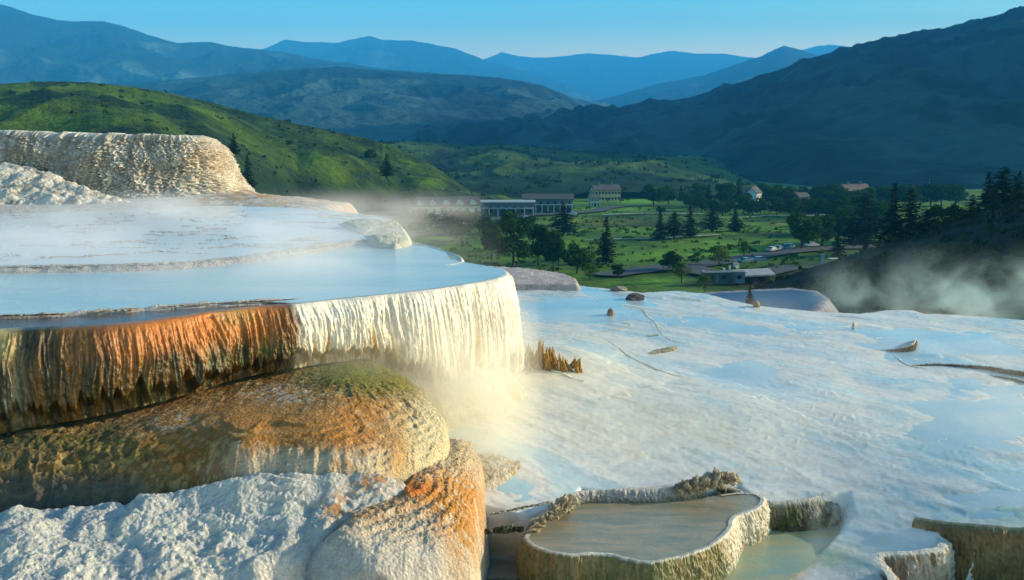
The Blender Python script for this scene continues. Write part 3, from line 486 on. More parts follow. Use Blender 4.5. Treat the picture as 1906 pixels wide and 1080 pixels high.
# ------------------------------------------------------------------ pale cliff behind the pool
cl = empty('cliff', pd(150, 372, 53)*np.array([1, 1, 1]), label='pale travertine cliff with ribbed flowstone face behind the steaming pool', cat='cliff')
CT_ = [(-520, 236, 57), (-300, 239, 56), (-100, 241, 55), (0, 242, 54.5), (100, 245, 54.5), (230, 248, 54), (310, 250, 54), (365, 251, 54.5), (384, 255, 56), (384, 256, 60), (378, 252, 70)]
def clcol(S, fr, t, tt, d1, big):
    n = fbm(S*.8, tt*3, 5, 341); v = fbm(S*3.5, tt*5, 4, 343); c = mix(full(S.shape, (.56, .50, .42)), (.70, .67, .61), ss(-.2, .4, n+.4*v)); c = mix(c, (.22, .19, .17), .5*ss(.1, .5, -v+.3*n)); c = mix(c, (.72, .70, .66), ss(.06, .0, t)); c = mix(c, (.58, .58, .58), .6*ss(.7, 1, tt)); return c, .15+0*S
keep_world(wall('cliff_face', [pd(*p) for p in CT_], [(0, 4.1), (1, 4.1)], M_CLIFF, clcol, 900, 220, .25, 1.7, .75, .55, 0, 47, 1, cl, 2, .16, world=True, bulge=.5, fine=.42, inner=1.2, exp=2.6), cl)
keep_world(sheet('cliff_top', -560, 386, 53, 75, 160, 60, lambda X, Y: -.9-.02*(Y-54)*0+.06*fbm(X, Y, 3, 345)-.35, lambda X, Y, Z: (full(X.shape, (.6, .58, .54)), 0*X), M_CLIFF, cl, [tuple(pd(*p)[:2]) for p in CT_]+[(-40, 75)]), cl)
tag(mound('travertine_mound', [(30, 325, 51.0), (110, 345, 50.2), (-40, 330, 51)], [(-160, 300, 53), (-60, 292, 53), (0, 288, 53), (50, 294, 52.6), (110, 316, 52), (170, 338, 51.4), (225, 356, 50.6), (262, 370, 49.6), (180, 378, 48.4), (80, 379, 48.2), (0, 379, 48.2), (-160, 380, 48)], lambda X, Y, z: .25*bil(X*.9, Y*.9, 5, 361)+.12*fbm(X*2.5, Y*2.5, 4, 363), lambda X, Y, Z: (mix(full(X.shape, (.62, .58, .52)), (.40, .34, .28), ss(-.1, .4, fbm(X*1.2, Y*2.2, 5, 365))), .1+0*X), M_CLIFF, 300, 220, 2.0, .6, rnd=.3, rr=.8), 'pale lumpy bulge swelling out at the foot of the ribbed cliff', 'rock mound')
tag(mound('travertine_apron', [(430, 362, 52), (480, 372, 49)], [(330, 383, 48), (470, 382, 48), (610, 384, 48), (650, 379, 52), (560, 368, 54), (500, 362, 56), (430, 345, 57), (370, 330, 57), (300, 372, 52)], lambda X, Y, z: .12*fbm(X*1.2, Y*1.2, 5, 351), lambda X, Y, Z: (mix(full(X.shape, (.55, .5, .44)), (.5, .26, .10), ss(-.1, .3, fbm(X*.8, Y*1.5, 4, 353))), .2+0*X), M_CLIFF, 200, 160, .9, .8), 'low pale apron stained orange at the foot of the ribbed cliff', 'rock')
tag(mound('flowstone_apron', [(880, 692, 25.7), (840, 720, 25.0)], [(752, 694, 24.5), (800, 672, 25.2), (880, 656, 26.3), (948, 676, 26.7), (985, 722, 26.3), (950, 768, 25.2), (870, 790, 24.4), (812, 770, 24.0), (770, 730, 24.1)], lambda X, Y, z: .10*bil(X*1.6, Y*1.6, 5, 371)+.05*rdg(X*4, Y*1.2, 4, 373), lambda X, Y, Z: (mix(full(X.shape, (.72, .67, .52)), (.58, .42, .18), .7*ss(-.1, .35, fbm(X*1.5, Y*3, 4, 375))), .4+0*X), M_ROUGH, 300, 260, 1.5, .6, rnd=.2, rr=.6), 'creamy flowstone swelling veiled by bright steam at the foot of the white curtain', 'rock')
# ================================================================== mounds below the wall
def terr(z, X, Y, step, seed, jit=.06, sharp=.75):
    q = (z+jit*fbm(X*1.5, Y*1.5, 4, seed)+.4*jit*fbm(X*6, Y*6, 3, seed+2))/step; f = q-np.floor(q); return step*(np.floor(q)+ss(sharp, 1, f)-q)
D_out = [(-140, 800, 20.9), (0, 786, 21.0), (150, 762, 21.6), (250, 735, 22.3), (400, 703, 23.2), (530, 678, 23.7), (600, 668, 24.1), (690, 664, 24.4), (760, 698, 23.9), (800, 735, 22.9), (825, 775, 21.8), (822, 815, 20.9), (790, 850, 20.1), (750, 882, 19.4), (690, 882, 18.75), (610, 878, 18.55), (520, 890, 18.5), (450, 896, 18.45), (330, 918, 18.45), (220, 936, 18.4), (100, 940, 18.4), (0, 940, 18.4), (-140, 944, 18.4)]
D_in = [(700, 750, 21.0), (620, 750, 20.5), (700, 820, 19.7), (600, 830, 18.95), (500, 790, 19.6), (450, 824, 18.8), (350, 770, 20.6), (300, 840, 19.2), (120, 850, 19.3), (0, 850, 19.2), (200, 800, 20.3), (680, 700, 22.6), (560, 720, 21.9), (330, 880, 18.75), (180, 880, 18.85), (60, 890, 18.75), (760, 770, 21.2), (640, 850, 18.8), (560, 850, 18.72), (740, 850, 19.4)]
def dz(X, Y, z):
    px, py = proj(X, Y, z); n = fbm(X*1.1, Y*1.1, 4, 401); t1 = blob(px, py, 510, 780, 190, 45)+.8*blob(px, py, 330, 800, 160, 60)
    cx, cy_ = pd(640, 690, 23.2)[:2]; an = np.arctan2(Y-cy_, X-cx); ra = np.hypot(X-cx, Y-cy_); fl = ss(560, 680, px)
    o = .06*n+(.035*bil(X*4.2, Y*4.2, 5, 403, .55)*(1-.6*fl)+.014*fbm(X*11, Y*11, 4, 405))*(1-.8*np.clip(t1, 0, 1))+fl*ss(.5, 1.8, ra)*.06*rdg(an*7+.4*n, ra*.7, 4, 408)+.5*terr(z, X, Y, .11, 415, .07, .6)*ss(600, 700, px)*ss(.0, .3, fbm(X*.9, Y*.9, 3, 417)+.1)
    rib = ss(815, 850, py); o = o+rib*(.10*rdg((px-700)/F*20*2.6, Y*.8, 3, 407)-.04)
    zl = z+.035*fbm(X*.6, Y*1.6, 4, 418)+.02*fbm(X*3, Y*5, 3, 419); q_ = zl/.07; f_ = q_-np.floor(q_); o = o+(.07*(np.floor(q_)+ss(.82, 1, f_))-zl+.02*np.exp(-((f_-.02)/.06)**2))*np.clip(.8*blob(px, py, 520, 800, 150, 24), 0, 1)+.7*terr(z, X, Y, .16, 411, .12, .6)*blob(px, py, 100, 850, 220, 70)
    return o
def dcol(X, Y, Z):
    px, py = proj(X, Y, Z); n = fbm(X*1.0, Y*1.3, 5, 421); n2 = fbm(X*4, Y*4, 4, 423); n3 = fbm(X*13, Y*13, 3, 425)
    c = full(X.shape, (.46, .29, .10)); c = mix(c, (.54, .23, .04), ss(-.1, .35, n+.4*n2)); c = mix(c, (.55, .45, .30), ss(.05, .5, n2+.5*n3-.2*n)*.8)
    br_ = bil(X*4.2, Y*4.2, 5, 403, .55); c = mix(c, (.60, .50, .34), .6*ss(-.22, .02, br_)*ss(300, 420, px)); c = mix(c, (.20, .085, .02), .7*ss(-.32, -.55, br_))  # crests take pale crust; hollows darkened in the colour as shade would
    c = mix(c, (.50, .22, .04), .9*blob(px, py, 520, 785, 180, 38)); c = mix(c, (.22, .085, .02), .4*ss(0, .3, n3+n2)*blob(px, py, 520, 785, 180, 38))
    c = mix(c, (.62, .55, .44), ss(820, 855, py+25*n2)*ss(380, 480, px)*.85); c = mix(c, (.5, .22, .05), .8*ss(.0, .35, n2+.2*n)*blob(px, py, 620, 840, 120, 40))
    c = mix(c, (.60, .58, .55), .75*ss(-.15, .25, n2+n3)*blob(px, py, 520, 735, 60, 18)); c = mix(c, (.58, .52, .46), .7*ss(-.1, .3, n2+n3)*blob(px, py, 310, 785, 70, 22))
    c = mix(c, (.66, .58, .38), ss(690, 820, px+30*n2+.35*(py-760))); c = mix(c, (.5, .24, .06), .7*blob(px, py, 740, 850, 25, 45, n))
    c = mix(c, GREEN, .95*ss(-.35, .15, n2+.6)*blob(px, py, 660, 690, 110, 30)); c = mix(c, (.30, .26, .03), .7*blob(px, py, 730, 715, 70, 25)); c = mix(c, (.05, .09, .015), .7*ss(-.2, .3, n2)*blob(px, py, 640, 708, 60, 16))
    L = ss(330, 200, px+60*n); c = mix(c, (.10, .11, .06), L*.8*ss(-.3, .2, n)); c = mix(c, (.05, .07, .012), .9*ss(-.2, .2, n2)*blob(px, py, 130, 815, 110, 16)); c = mix(c, (.42, .30, .06), .85*ss(.0, .3, n2+.5*n3)*blob(px, py, 200, 850, 110, 40)); c = mix(c, (.10, .10, .09), .8*L*ss(870, 905, py))  # mossy left part; its lower front face darkened, shade put into the colour
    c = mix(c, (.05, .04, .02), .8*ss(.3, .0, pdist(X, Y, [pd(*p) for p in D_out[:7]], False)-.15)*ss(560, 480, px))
    return c, np.clip(.15+.4*n2+.5*blob(px, py, 520, 780, 160, 40), 0, .8)
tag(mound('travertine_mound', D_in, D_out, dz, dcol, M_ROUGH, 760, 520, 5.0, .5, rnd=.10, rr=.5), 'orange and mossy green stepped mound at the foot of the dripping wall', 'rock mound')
E_out = [(-160, 950, 17.9), (0, 936, 17.95), (120, 936, 18.0), (220, 934, 18.05), (330, 912, 18.2), (450, 889, 18.35), (540, 880, 18.4), (620, 873, 18.5), (700, 876, 18.6), (745, 888, 18.6), (700, 916, 18.2), (650, 938, 17.8), (612, 962, 17.5), (600, 990, 17.2), (555, 1035, 16.8), (520, 1072, 16.4), (505, 1110, 16.1), (480, 1180, 15.6), (200, 1190, 14.6), (-160, 1190, 14.2)]
E_in = [(300, 960, 17.4), (300, 1080, 15.9), (500, 1000, 17.0), (480, 920, 18.0), (100, 990, 16.9), (100, 1080, 15.6), (450, 1060, 16.3), (600, 920, 18.0), (200, 1030, 16.4), (400, 1000, 16.9)]
def ez(X, Y, z):
    px, py = proj(X, Y, z); k = ss(900, 950, py-.0*px+.12*(px-300)*0); n = fbm(X*.8, Y*.8, 3, 431)
    o = .20*n+.14*bil(X*1.25+.3*n, Y*1.25, 5, 433, .43)*(.30+.70*k)+.032*bil(X*6, Y*6, 4, 435, .6)*(.4+.6*k)+.012*fbm(X*22, Y*22, 3, 437)
    return o+1.0*terr(z, X, Y, .09, 439, .08)*ss(-.1, .3, fbm(X*.6, Y*.9, 3, 441))
def ecol(X, Y, Z):
    px, py = proj(X, Y, Z); n = fbm(X*1.3, Y*1.3, 4, 451); n2 = fbm(X*7, Y*7, 4, 453)
    c = mix(full(X.shape, (.60, .60, .60)), (.74, .72, .66), ss(-.3, .4, n+.5*n2)); c = mix(c, (.55, .48, .34), .5*ss(.1, .5, n2-.4*n)*ss(300, 650, px)); c = mix(c, (.55, .22, .05), .85*ss(.0, .3, n2+.2)*(blob(px, py, 690, 895, 40, 18)+blob(px, py, 630, 945, 35, 30)).clip(0, 1)); return c, .0+0*X
tag(mound('travertine_dome', E_in, E_out, ez, ecol, M_CRUST, 640, 520, 1.8, .5), 'broad white crusted dome with blue shaded pits in front of the orange mound', 'rock mound')
F_out = [(800, 822, 21.6), (835, 798, 22.4), (880, 803, 22.4), (893, 835, 21.8), (890, 880, 20.5), (872, 925, 19.2), (880, 962, 18.2), (881, 1000, 17.7), (873, 1045, 17.2), (845, 1090, 16.8), (820, 1160, 16.4), (540, 1160, 16.4), (515, 1090, 16.9), (560, 1045, 17.1), (606, 1000, 17.2), (606, 968, 17.1), (650, 936, 17.7), (720, 908, 18.3), (745, 886, 18.9), (780, 852, 20.2)]
F_in = [(840, 880, 20.0), (800, 885, 19.3), (850, 922, 18.8), (760, 960, 17.7), (700, 1000, 17.0), (820, 960, 17.9), (830, 1010, 17.25), (700, 1070, 16.1), (630, 1050, 16.45), (790, 1060, 16.7), (860, 840, 21.4)]
def fz(X, Y, z):
    px, py = proj(X, Y, z); up = ss(1000, 970, py+.1*(700-px)); n = fbm(X*1.2, Y*1.2, 4, 461)
    o = .06*n+(.04*bil(X*4.5, Y*4.5, 5, 463, .58)+.012*fbm(X*14, Y*14, 3, 465))*(.6+.4*up)+(1-up)*.05*rdg((px)/F*36, (py)/F*9, 4, 467)
    return o+1.2*terr(z, X, Y, .09, 469, .07, .6)*blob(px, py, 740, 930, 150, 70)+.8*terr(z, X, Y, .10, 471, .04)*blob(px, py, 830, 850, 40, 50)
def fcol(X, Y, Z):
    px, py = proj(X, Y, Z); n = fbm(X*1.4, Y*1.4, 4, 475); n2 = fbm(X*5, Y*5, 4, 477); n3 = fbm(X*15, Y*15, 3, 479)
    c = full(X.shape, (.64, .55, .44)); c = mix(c, (.60, .27, .05), ss(-.2, .25, n2+.4*n3+.25)*(blob(px, py, 780, 905, 110, 45)+blob(px, py, 860, 960, 50, 70)+.8*blob(px, py, 650, 950, 60, 25)).clip(0, 1)); c = mix(c, (.55, .13, .015), .9*blob(px, py, 770, 910, 45, 13, n2)); c = mix(c, (.12, .06, .03), .8*ss(.1, .35, n3+n2)*blob(px, py, 730, 955, 110, 25))
    c = mix(c, (.60, .48, .30), .8*blob(px, py, 850, 840, 50, 45)); c = mix(c, (.55, .30, .10), .5*ss(.0, .3, n2)*blob(px, py, 840, 870, 40, 50)); c = mix(c, (.50, .24, .05), .8*ss(-.2, .2, n2)*blob(px, py, 870, 1000, 25, 60)); c = mix(c, (.60, .58, .56), .8*ss(990, 1040, py)*ss(850, 800, px)); return c, np.clip(.2+.4*n2, 0, .7)
tag(mound('travertine_mound', F_in, F_out, fz, fcol, M_ROUGH, 500, 640, 8.0, .35, rnd=.22, rr=.45), 'rust orange rounded mound running down beside the dark pool and white dome', 'rock mound')
G_out = [(850, 812, 24.0), (900, 806, 24.4), (950, 826, 23.9), (974, 850, 23.1), (965, 866, 22.6), (930, 884, 22.0), (885, 898, 21.6), (850, 890, 21.8), (840, 850, 22.8)]
tag(mound('travertine_mound', [(910, 836, 23.4), (940, 855, 22.7), (890, 860, 22.4)], G_out, lambda X, Y, z: .04*bil(X*4, Y*4, 5, 481, .55)+.5*terr(z, X, Y, .08, 483, .05), lambda X, Y, Z: (mix(full(X.shape, (.64, .56, .46)), (.5, .34, .18), ss(-.1, .35, fbm(X*3, Y*5, 4, 485))), .3+0*X), M_ROUGH, 260, 240, 1.4, .5), 'small pale peach mound in the steam behind the rust orange one', 'rock mound')
# ================================================================== lower basin and ledges
BR = [(1050, 948, 8.0), (1015, 965, 8.0), (985, 985, 8.0), (974, 1000, 8.0), (984, 1012, 8.0), (1010, 1024, 8.0), (1035, 1031, 8.0), (1062, 1035, 8.0), (1110, 1031, 8.0), (1140, 1033, 8.0), (1165, 1041, 8.0), (1210, 1048, 8.0), (1240, 1043, 8.0), (1275, 1035, 8.0), (1312, 1024, 8.0), (1344, 1004, 8.0), (1362, 986, 8.0), (1366, 966, 8.0), (1380, 956, 8.0), (1408, 950, 8.0), (1425, 936, 8.0), (1420, 923, 8.0), (1400, 917, 8.0), (1370, 917, 8.0), (1340, 921, 8.0)]
bs = empty('basin', pz(1190, 990, 8.0)*np.array([1, 1, 0])+np.array([0, 0, -9.6]), label='low travertine basin holding shallow ochre water behind a thin wavy pale rim', cat='basin')
def bcol(S, fr, t, tt, d1, big):
    n = fbm(S*2, tt*2, 4, 501); v = fbm(S*8, tt*2, 4, 503); c = mix(full(S.shape, (.16, .15, .06)), (.26, .20, .08), ss(-.2, .3, v+n)); c = mix(c, (.07, .10, .03), .8*ss(.0, .4, n-.4*v)); c = mix(c, (.15, .17, .15), .6*ss(.4, .9, tt+.3*n))
    r = ss(.60, .66, fr+.01*v); d = mix(full(S.shape, (.66, .58, .46)), (.45, .30, .12), ss(-.1, .5, v*.8+.6*n)); c = c*(1-r[..., None])+d*r[..., None]; c = mix(c, (.64, .60, .53), ss(.14, .09, t)*(.55+.45*ss(-.2, .3, v))); return c, .25+0*S  # colour carries the light: right-facing stretch pale, front stretch dark in shade
keep_world(wall('rim_wall', BR, [(0, 9.7), (.55, 9.9), (.66, 9.8), (.75, 8.95), (1, 8.8)], M_DRAPE, bcol, 1400, 120, .04, .10, .06, 4, 0, 61, 1, bs, 2, .03, rimup=.012, fine=.05, inner=.05, bulge=.06), bs)
BW = [tuple(p[:2]) for p in smooth_path([pz(*p) for p in BR], 140, 2)[0]]+[tuple(pz(p[0], p[1], 8.0)[:2]) for p in [(1300, 926), (1260, 932), (1180, 936), (1120, 934), (1075, 934)]]
keep_world(sheet('basin_water', 930, 1470, 18.4, 25, 260, 160, flat(8.012), None, M_BASIN, bs, BW), bs)
keep_world(sheet('basin_floor', 930, 1470, 18.4, 25, 160, 110, lambda X, Y: -8.09+.045*ss(.1, .5, fbm(X*.8, Y*.8, 3, 505))+.02*fbm(X*5, Y*5, 3, 507), lambda X, Y, Z: (mix(full(X.shape, (.4, .3, .16)), (.5, .44, .34), ss(-.2, .3, fbm(X*3, Y*3, 4, 509))), .5+0*X), M_ROUGH, bs, BW), bs)
def graycol(S, fr, t, tt, d1, big):
    v = fbm(S*4, tt*3, 4, 511); c = mix(full(S.shape, (.50, .47, .45)), (.28, .25, .18), ss(.2, .8, tt+.4*v)); return mix(c, (.58, .56, .52), ss(.2, .05, t)), .3+0*S
tag(wall('rock_ledge', [(1050, 932, 7.77), (1075, 914, 7.76), (1110, 911, 7.76), (1160, 911, 7.76), (1210, 910, 7.76), (1250, 908, 7.76), (1275, 904, 7.74), (1310, 895, 7.72)], [(0, 8.08), (1, 8.08)], M_ROUGH, graycol, 420, 60, .08, .12, .06, 5, 0, 71, 1, None, 2, .03, fine=.05), 'low grey ledge along the back of the ochre basin', 'rock ledge')
KN = ccol((.62, .53, .38), (.26, .20, .12), .2)
crust('rim_rock', [(975, 992, 7.98), (1000, 978, 7.93), (1020, 965, 7.88), (1040, 950, 7.82), (1062, 932, 7.74), (1070, 922, 7.7)], [.14, .2, .17, .22, .2, .1], M_ROUGH, KN, 300, 60, .75, 5, 81, label='knobbly tan rock rim on the near side of the ochre basin by the dark pool', cat='rock', flat=.9)
crust('rim_rock', [(1250, 912, 7.78), (1275, 908, 7.78), (1310, 900, 7.72), (1340, 890, 7.66), (1370, 892, 7.7), (1382, 902, 7.8)], [.13, .2, .2, .22, .2, .1], M_ROUGH, KN, 300, 60, .75, 5, 83, label='knobbly cream rock heap at the far corner of the ochre basin', cat='rock', flat=1.1)
crust('rim_rock', [(905, 960, 7.75), (950, 950, 7.72), (990, 942, 7.7), (1030, 934, 7.68)], .05, M_ROUGH, ccol((.5, .48, .42), (.1, .1, .08)), 260, 26, .8, 8, 85, label='thin crusty edge dividing the water film above the dark pool', cat='rock')
crust('rim_rock', [(882, 990, 8.0), (920, 988, 8.0), (950, 985, 7.97), (980, 985, 7.95)], .13, M_ROUGH, ccol((.22, .22, .14), (.03, .04, .025)), 220, 40, .8, 6, 86, label='dark mossy crust overhanging the dark pool beside the rust orange mound', cat='rock')
DPP = [tuple(pz(*p)[:2]) for p in [(820, 980, 8.5), (1010, 980, 8.5), (1100, 1110, 8.5), (800, 1110, 8.5)]]
tag(sheet('pool', 780, 1120, 16, 24, 80, 80, flat(8.75), None, M_DPOOL, None, DPP), kind='structure')
def kcol(S, fr, t, tt, d1, big):
    v = fbm(S*5, tt*2, 4, 521); n = fbm(S*1.5, tt*2, 4, 523); c = mix(full(S.shape, (.055, .05, .022)), (.12, .13, .04), ss(-.1, .4, n+v)); c = mix(c, (.62, .57, .45), ss(.25, .8, d1+.3*v)*ss(.35, .6, fr)); c = mix(c, (.20, .24, .04), .8*ss(.84, .92, fr)*ss(.2, .6, tt)); c = mix(c, (.66, .63, .57), ss(.16, .03, t)); return c, .35+0*S
tag(wall('rock_ledge', [(1335, 900, 7.82), (1372, 910, 7.93), (1404, 926, 8.0), (1440, 934, 8.05), (1475, 933, 8.05), (1510, 928, 8.03), (1530, 920, 8.0), (1545, 914, 7.98), (1565, 912, 7.98), (1583, 906, 7.96), (1590, 897, 7.98), (1582, 890, 8.02), (1570, 884, 8.06)], [(0, 8.1), (.2, 8.3), (.32, 8.75), (.7, 8.75), (.85, 8.6), (1, 8.2)], M_ROUGH, kcol, 800, 110, .14, .22, .13, 3.4, 0, 91, 1, None, 2, .05, fine=.06, bulge=.08, inner=.3), 'dark green ledge with pale ribs at the side of the ochre basin', 'rock ledge')
def l1col(S, fr, t, tt, d1, big):
    v = fbm(S*3, tt*.7, 4, 531); n = fbm(S*1, tt*2, 4, 533); c = mix(full(S.shape, (.15, .10, .035)), (.24, .17, .06), ss(-.2, .3, n+v)); c = mix(c, (.06, .04, .018), .8*ss(.0, .4, v-.4*n)); return mix(c, (.12, .12, .04), ss(.2, .05, t)), .4+0*S
tag(wall('rock_wall', [(1700, 968, 8.12), (1725, 971, 8.1), (1760, 975, 8.07), (1800, 979, 8.04), (1850, 983, 8.02), (1906, 988, 8.0), (2060, 998, 8.0)], [(0, 9.9), (1, 9.9)], M_DRAPE, l1col, 600, 90, .06, .1, .10, 2.2, 0, 97, 1, None, 2, .04, fine=.05, inner=.1), 'brown streaked wall dropping below the greenish pool', 'rock wall')
def l2col(S, fr, t, tt, d1, big):
    v = fbm(S*5, tt*3, 4, 541); c = mix(full(S.shape, (.64, .58, .48)), (.36, .26, .15), ss(.0, .5, v+.2*tt)); c = mix(c, (.34, .25, .17), .85*ss(.40, .46, fr)*ss(.76, .72, fr)); return mix(c, (.68, .66, .62), ss(.14, .04, t)), .15+0*S  # front-facing stretch painted browner to carry its shade
tag(wall('rock_wall', [(1712, 966, 8.18), (1720, 978, 8.22), (1730, 988, 8.27), (1748, 994, 8.3), (1764, 1006, 8.3), (1762, 1018, 8.3), (1750, 1026, 8.3), (1720, 1030, 8.3), (1680, 1031, 8.3), (1648, 1034, 8.35), (1640, 1040, 8.37), (1655, 1054, 8.4), (1668, 1074, 8.4), (1674, 1100, 8.4), (1660, 1150, 8.4)], [(0, 9.9), (1, 9.9)], M_ROUGH, l2col, 700, 100, .06, .12, .10, 4, 0, 99, -1, None, 2, .04, fine=.07, inner=.1), 'pale knobbly cornered wall with a sunlit edge in front of the brown streaked one', 'rock wall')
# ledges, crust lines and rocks out on the flow field
BC = ccol((.74, .70, .62), (.58, .54, .48))
DK = ccol((.30, .26, .15), (.035, .03, .018))
def on(pts, up=0.0):
    out = []
    for px, py in pts:
        lo, hi = 14.0, 55.0; Ys = np.linspace(17, 50, 500); R = ray(px, py); Xs = R[0]/R[1]*Ys; Zs = R[2]/R[1]*Ys; G = mzf(Xs, Ys); i = np.argmax(Zs < G) if (Zs < G).any() else 400
        out.append(np.array([Xs[i], Ys[i], G[i]+up]))
    return out
for pts, r, cf, n, fl, lab in (
    ([(1636, 650), (1664, 662), (1690, 682), (1720, 686)], .025, BC, 200, .7, 'thin pale rim skirting the short dark ledge'),
    ([(1206, 660), (1226, 655), (1245, 652), (1262, 645)], [.08, .24, .2, .05], ccol((.60, .52, .36), (.09, .10, .03)), 200, .8, 'green and tan rock outcrop standing in the white flow'),
    ([(1204, 626), (1216, 626), (1226, 624)], .08, ccol((.55, .52, .36), (.09, .12, .03)), 120, .8, 'small olive rock above the green and tan outcrop'),
    ([(1125, 632), (1150, 648), (1180, 670), (1210, 682), (1240, 695), (1270, 702)], .035, BC, 320, .6, 'thin pale rim curving below the green and tan outcrop'),
    ([(1150, 600), (1165, 602), (1176, 606), (1162, 611), (1135, 617), (1110, 618)], .03, BC, 260, .6, 'thin curled rim in the blue water film'),
    ([(1160, 570), (1196, 574), (1205, 590), (1222, 602), (1228, 620), (1250, 635), (1275, 640)], .03, BC, 320, .6, 'thin winding rim running down beside the blue water film'),
    ([(1070, 528), (1100, 531), (1140, 536), (1165, 545), (1180, 550)], .05, ccol((.60, .55, .52), (.10, .09, .08)), 260, .7, 'thin pink rim along the far edge of the blue water'),
    ([(930, 532), (1000, 527), (1050, 526), (1072, 528)], .04, BC, 260, .6, 'pale crusty shoreline below the pink shelf'),
    ([(1800, 770), (1850, 790), (1890, 815), (1920, 830)], .02, BC, 200, .5, 'faint crusty rim curving through the teal shallows'),
    ([(1545, 588), (1600, 592), (1650, 600)], .02, BC, 200, .5, 'faint low rim near the little white stub')):
    P = on(pts, .0); crust('rim_crust' if 'rim' in lab else 'rock_ledge', P, r if (hasattr(r, '__len__') or r > .05) else r*1.7, M_ROUGH, cf, n, 26, .75 if cf is DK else .45, 7, n, world=True, label=lab, cat='rock', flat=fl if cf is DK else fl*.4)
def ledcol(S, fr, t, tt, d1, big):
    v = fbm(S*6, tt*3, 4, 595); c = mix(full(S.shape, (.05, .042, .02)), (.16, .13, .045), ss(-.2, .4, v+.2*d1)); c = mix(c, (.60, .52, .40), ss(.1, .5, d1+.4*v)*ss(.75, .9, fr)*.6); return mix(c, (.70, .67, .62), ss(.20, .08, t)), .2+0*S
for pts, up, hts, lab in (([(1625, 652), (1650, 654), (1675, 656), (1694, 657), (1703, 650), (1705, 640)], [.0, .05, .14, .22, .22, .18], .42, 'short dark overhanging ledge ending in a cream block on the white flow'),
    ([(1696, 681), (1740, 680), (1790, 684), (1840, 690), (1880, 698), (1920, 706), (1990, 716)], [.03, .07, .08, .12, .16, .16, .16], .36, 'long dark brown ledge trailing off the edge of the white flow'),
    ([(1838, 700), (1870, 705), (1910, 716), (1990, 730)], [.02, .08, .10, .10], .3, 'second dark step below the long brown ledge at its far end')):
    Q_ = on(pts); Q_ = [q+np.array([0, 0, u]) for q, u in zip(Q_, up)]; tag(wall('rock_ledge', Q_, [(0, -Q_[0][2]+hts*.5), (1, -Q_[-1][2]+hts)], M_ROUGH, ledcol, 420, 60, .03, .02, .05, 4, .06, 107, 1, None, 2, .03, world=True, inner=.5, fine=.05, dip=.22), lab, 'rock')
def rock(name, px, py, w, h, d, c1, c2, label, seed=0, spikes=0, up=-.03):
    P = on([(px, py)])[0]; k = P[1]/F; w, h = w*k/2, h*k; n, m = 60, 90; v = np.linspace(0, 1, n)[:, None]; a = np.linspace(0, 2*PI, m)[None]
    cx, sx = np.cos(a), np.sin(a); q = bil(cx*1.6+v*2+seed, sx*1.6+v*1.5, 5, seed, .55); r = (1-v**3)**.6*(1+.35*q)
    X = P[0]+w*r*cx; Y = P[1]+d/2*r*sx; Z = P[2]+up+h*v*(1+.0*a)
    if spikes: Z = Z+h*.6*v*(rdg(X*spikes, Y*spikes*.6, 3, seed+2)-.2)
    nn = fbm(cx*3+v*2, sx*3+v*4, 4, seed+4)
    return tag(gmesh(name, X, Y, Z, M_ROUGH, mix(full(X.shape, c2), c1, ss(-.3, .4, nn+.4*q)), attrs={'wet': .1+0*X}), label, 'rock')
rock('rock', 1588, 614, 6, 17, .1, (.74, .70, .58), (.5, .45, .35), 'little white upright stub on the far white flow', 5)
rock('rock', 1137, 588, 16, 16, .3, (.70, .56, .48), (.3, .22, .2), 'round pinkish rock standing alone in the blue water film', 7)
rock('rock', 1408, 572, 14, 14, .4, (.74, .64, .40), (.5, .35, .15), 'small sunlit cream rock at the far edge beside the young conifer', 9)
rock('rock', 1182, 560, 42, 16, .6, (.34, .30, .32), (.09, .09, .10), 'dark grey rock at the end of the thin pink rim', 11)
rock('rock', 1152, 541, 36, 10, .5, (.66, .58, .54), (.3, .25, .22), 'pale pinkish rock on the far rim', 13)
# brown spires: one eroded rock of fused columns
def spires(name, cols, base_px, base_py, label):
    P0 = on([(base_px, base_py)])[0]; k = P0[1]/F; V, Q, CC, n0 = [], [], [], 0; r_ = np.random.default_rng(11)
    for (dx, top, rad, dep) in cols:
        X0 = P0[0]+(dx-base_px)*k; Y0 = P0[1]+dep; zt = pd(dx, top, Y0)[2]; zb = P0[2]-.3; m, n = 18, 26
        a = np.linspace(0, 2*PI, m, endpoint=False)[None]; v = np.linspace(0, 1, n)[:, None]; rr = rad*(1-v**4)*(1.15-.45*v)*(1+.35*bil(np.cos(a)*2+dx, np.sin(a)*2+v*3, 4, int(dx) % 50))+.004
        X = X0+rr*np.cos(a)+.03*np.sin(v*5+dx); Y = Y0+rr*np.sin(a); Z = zb+(zt-zb)*v+0*a; V.append(np.stack([X, Y, Z], -1).reshape(-1, 3))
        i = np.arange(n-1)[:, None]*m+np.arange(m)[None]; j = np.arange(n-1)[:, None]*m+(np.arange(m)[None]+1) % m; Q.append(np.stack([i, j, j+m, i+m], -1).reshape(-1, 4)+n0); n0 += n*m
        q = fbm(np.cos(a)*3+dx*.1, v*6+np.sin(a), 4, 551); CC.append(mix(mix(full(X.shape, (.20, .10, .025)), (.62, .36, .08), ss(-.3, .35, q)), (.62, .46, .22), ss(.8, 1, v+0*a)*.6).reshape(-1, 3))
    V = np.concatenate(V); return tag(mesh(name, V, np.concatenate(Q), M_ROUGH, None, np.concatenate(CC), attrs={'wet': np.full(len(V), .2)}), label, 'rock')
cols = []
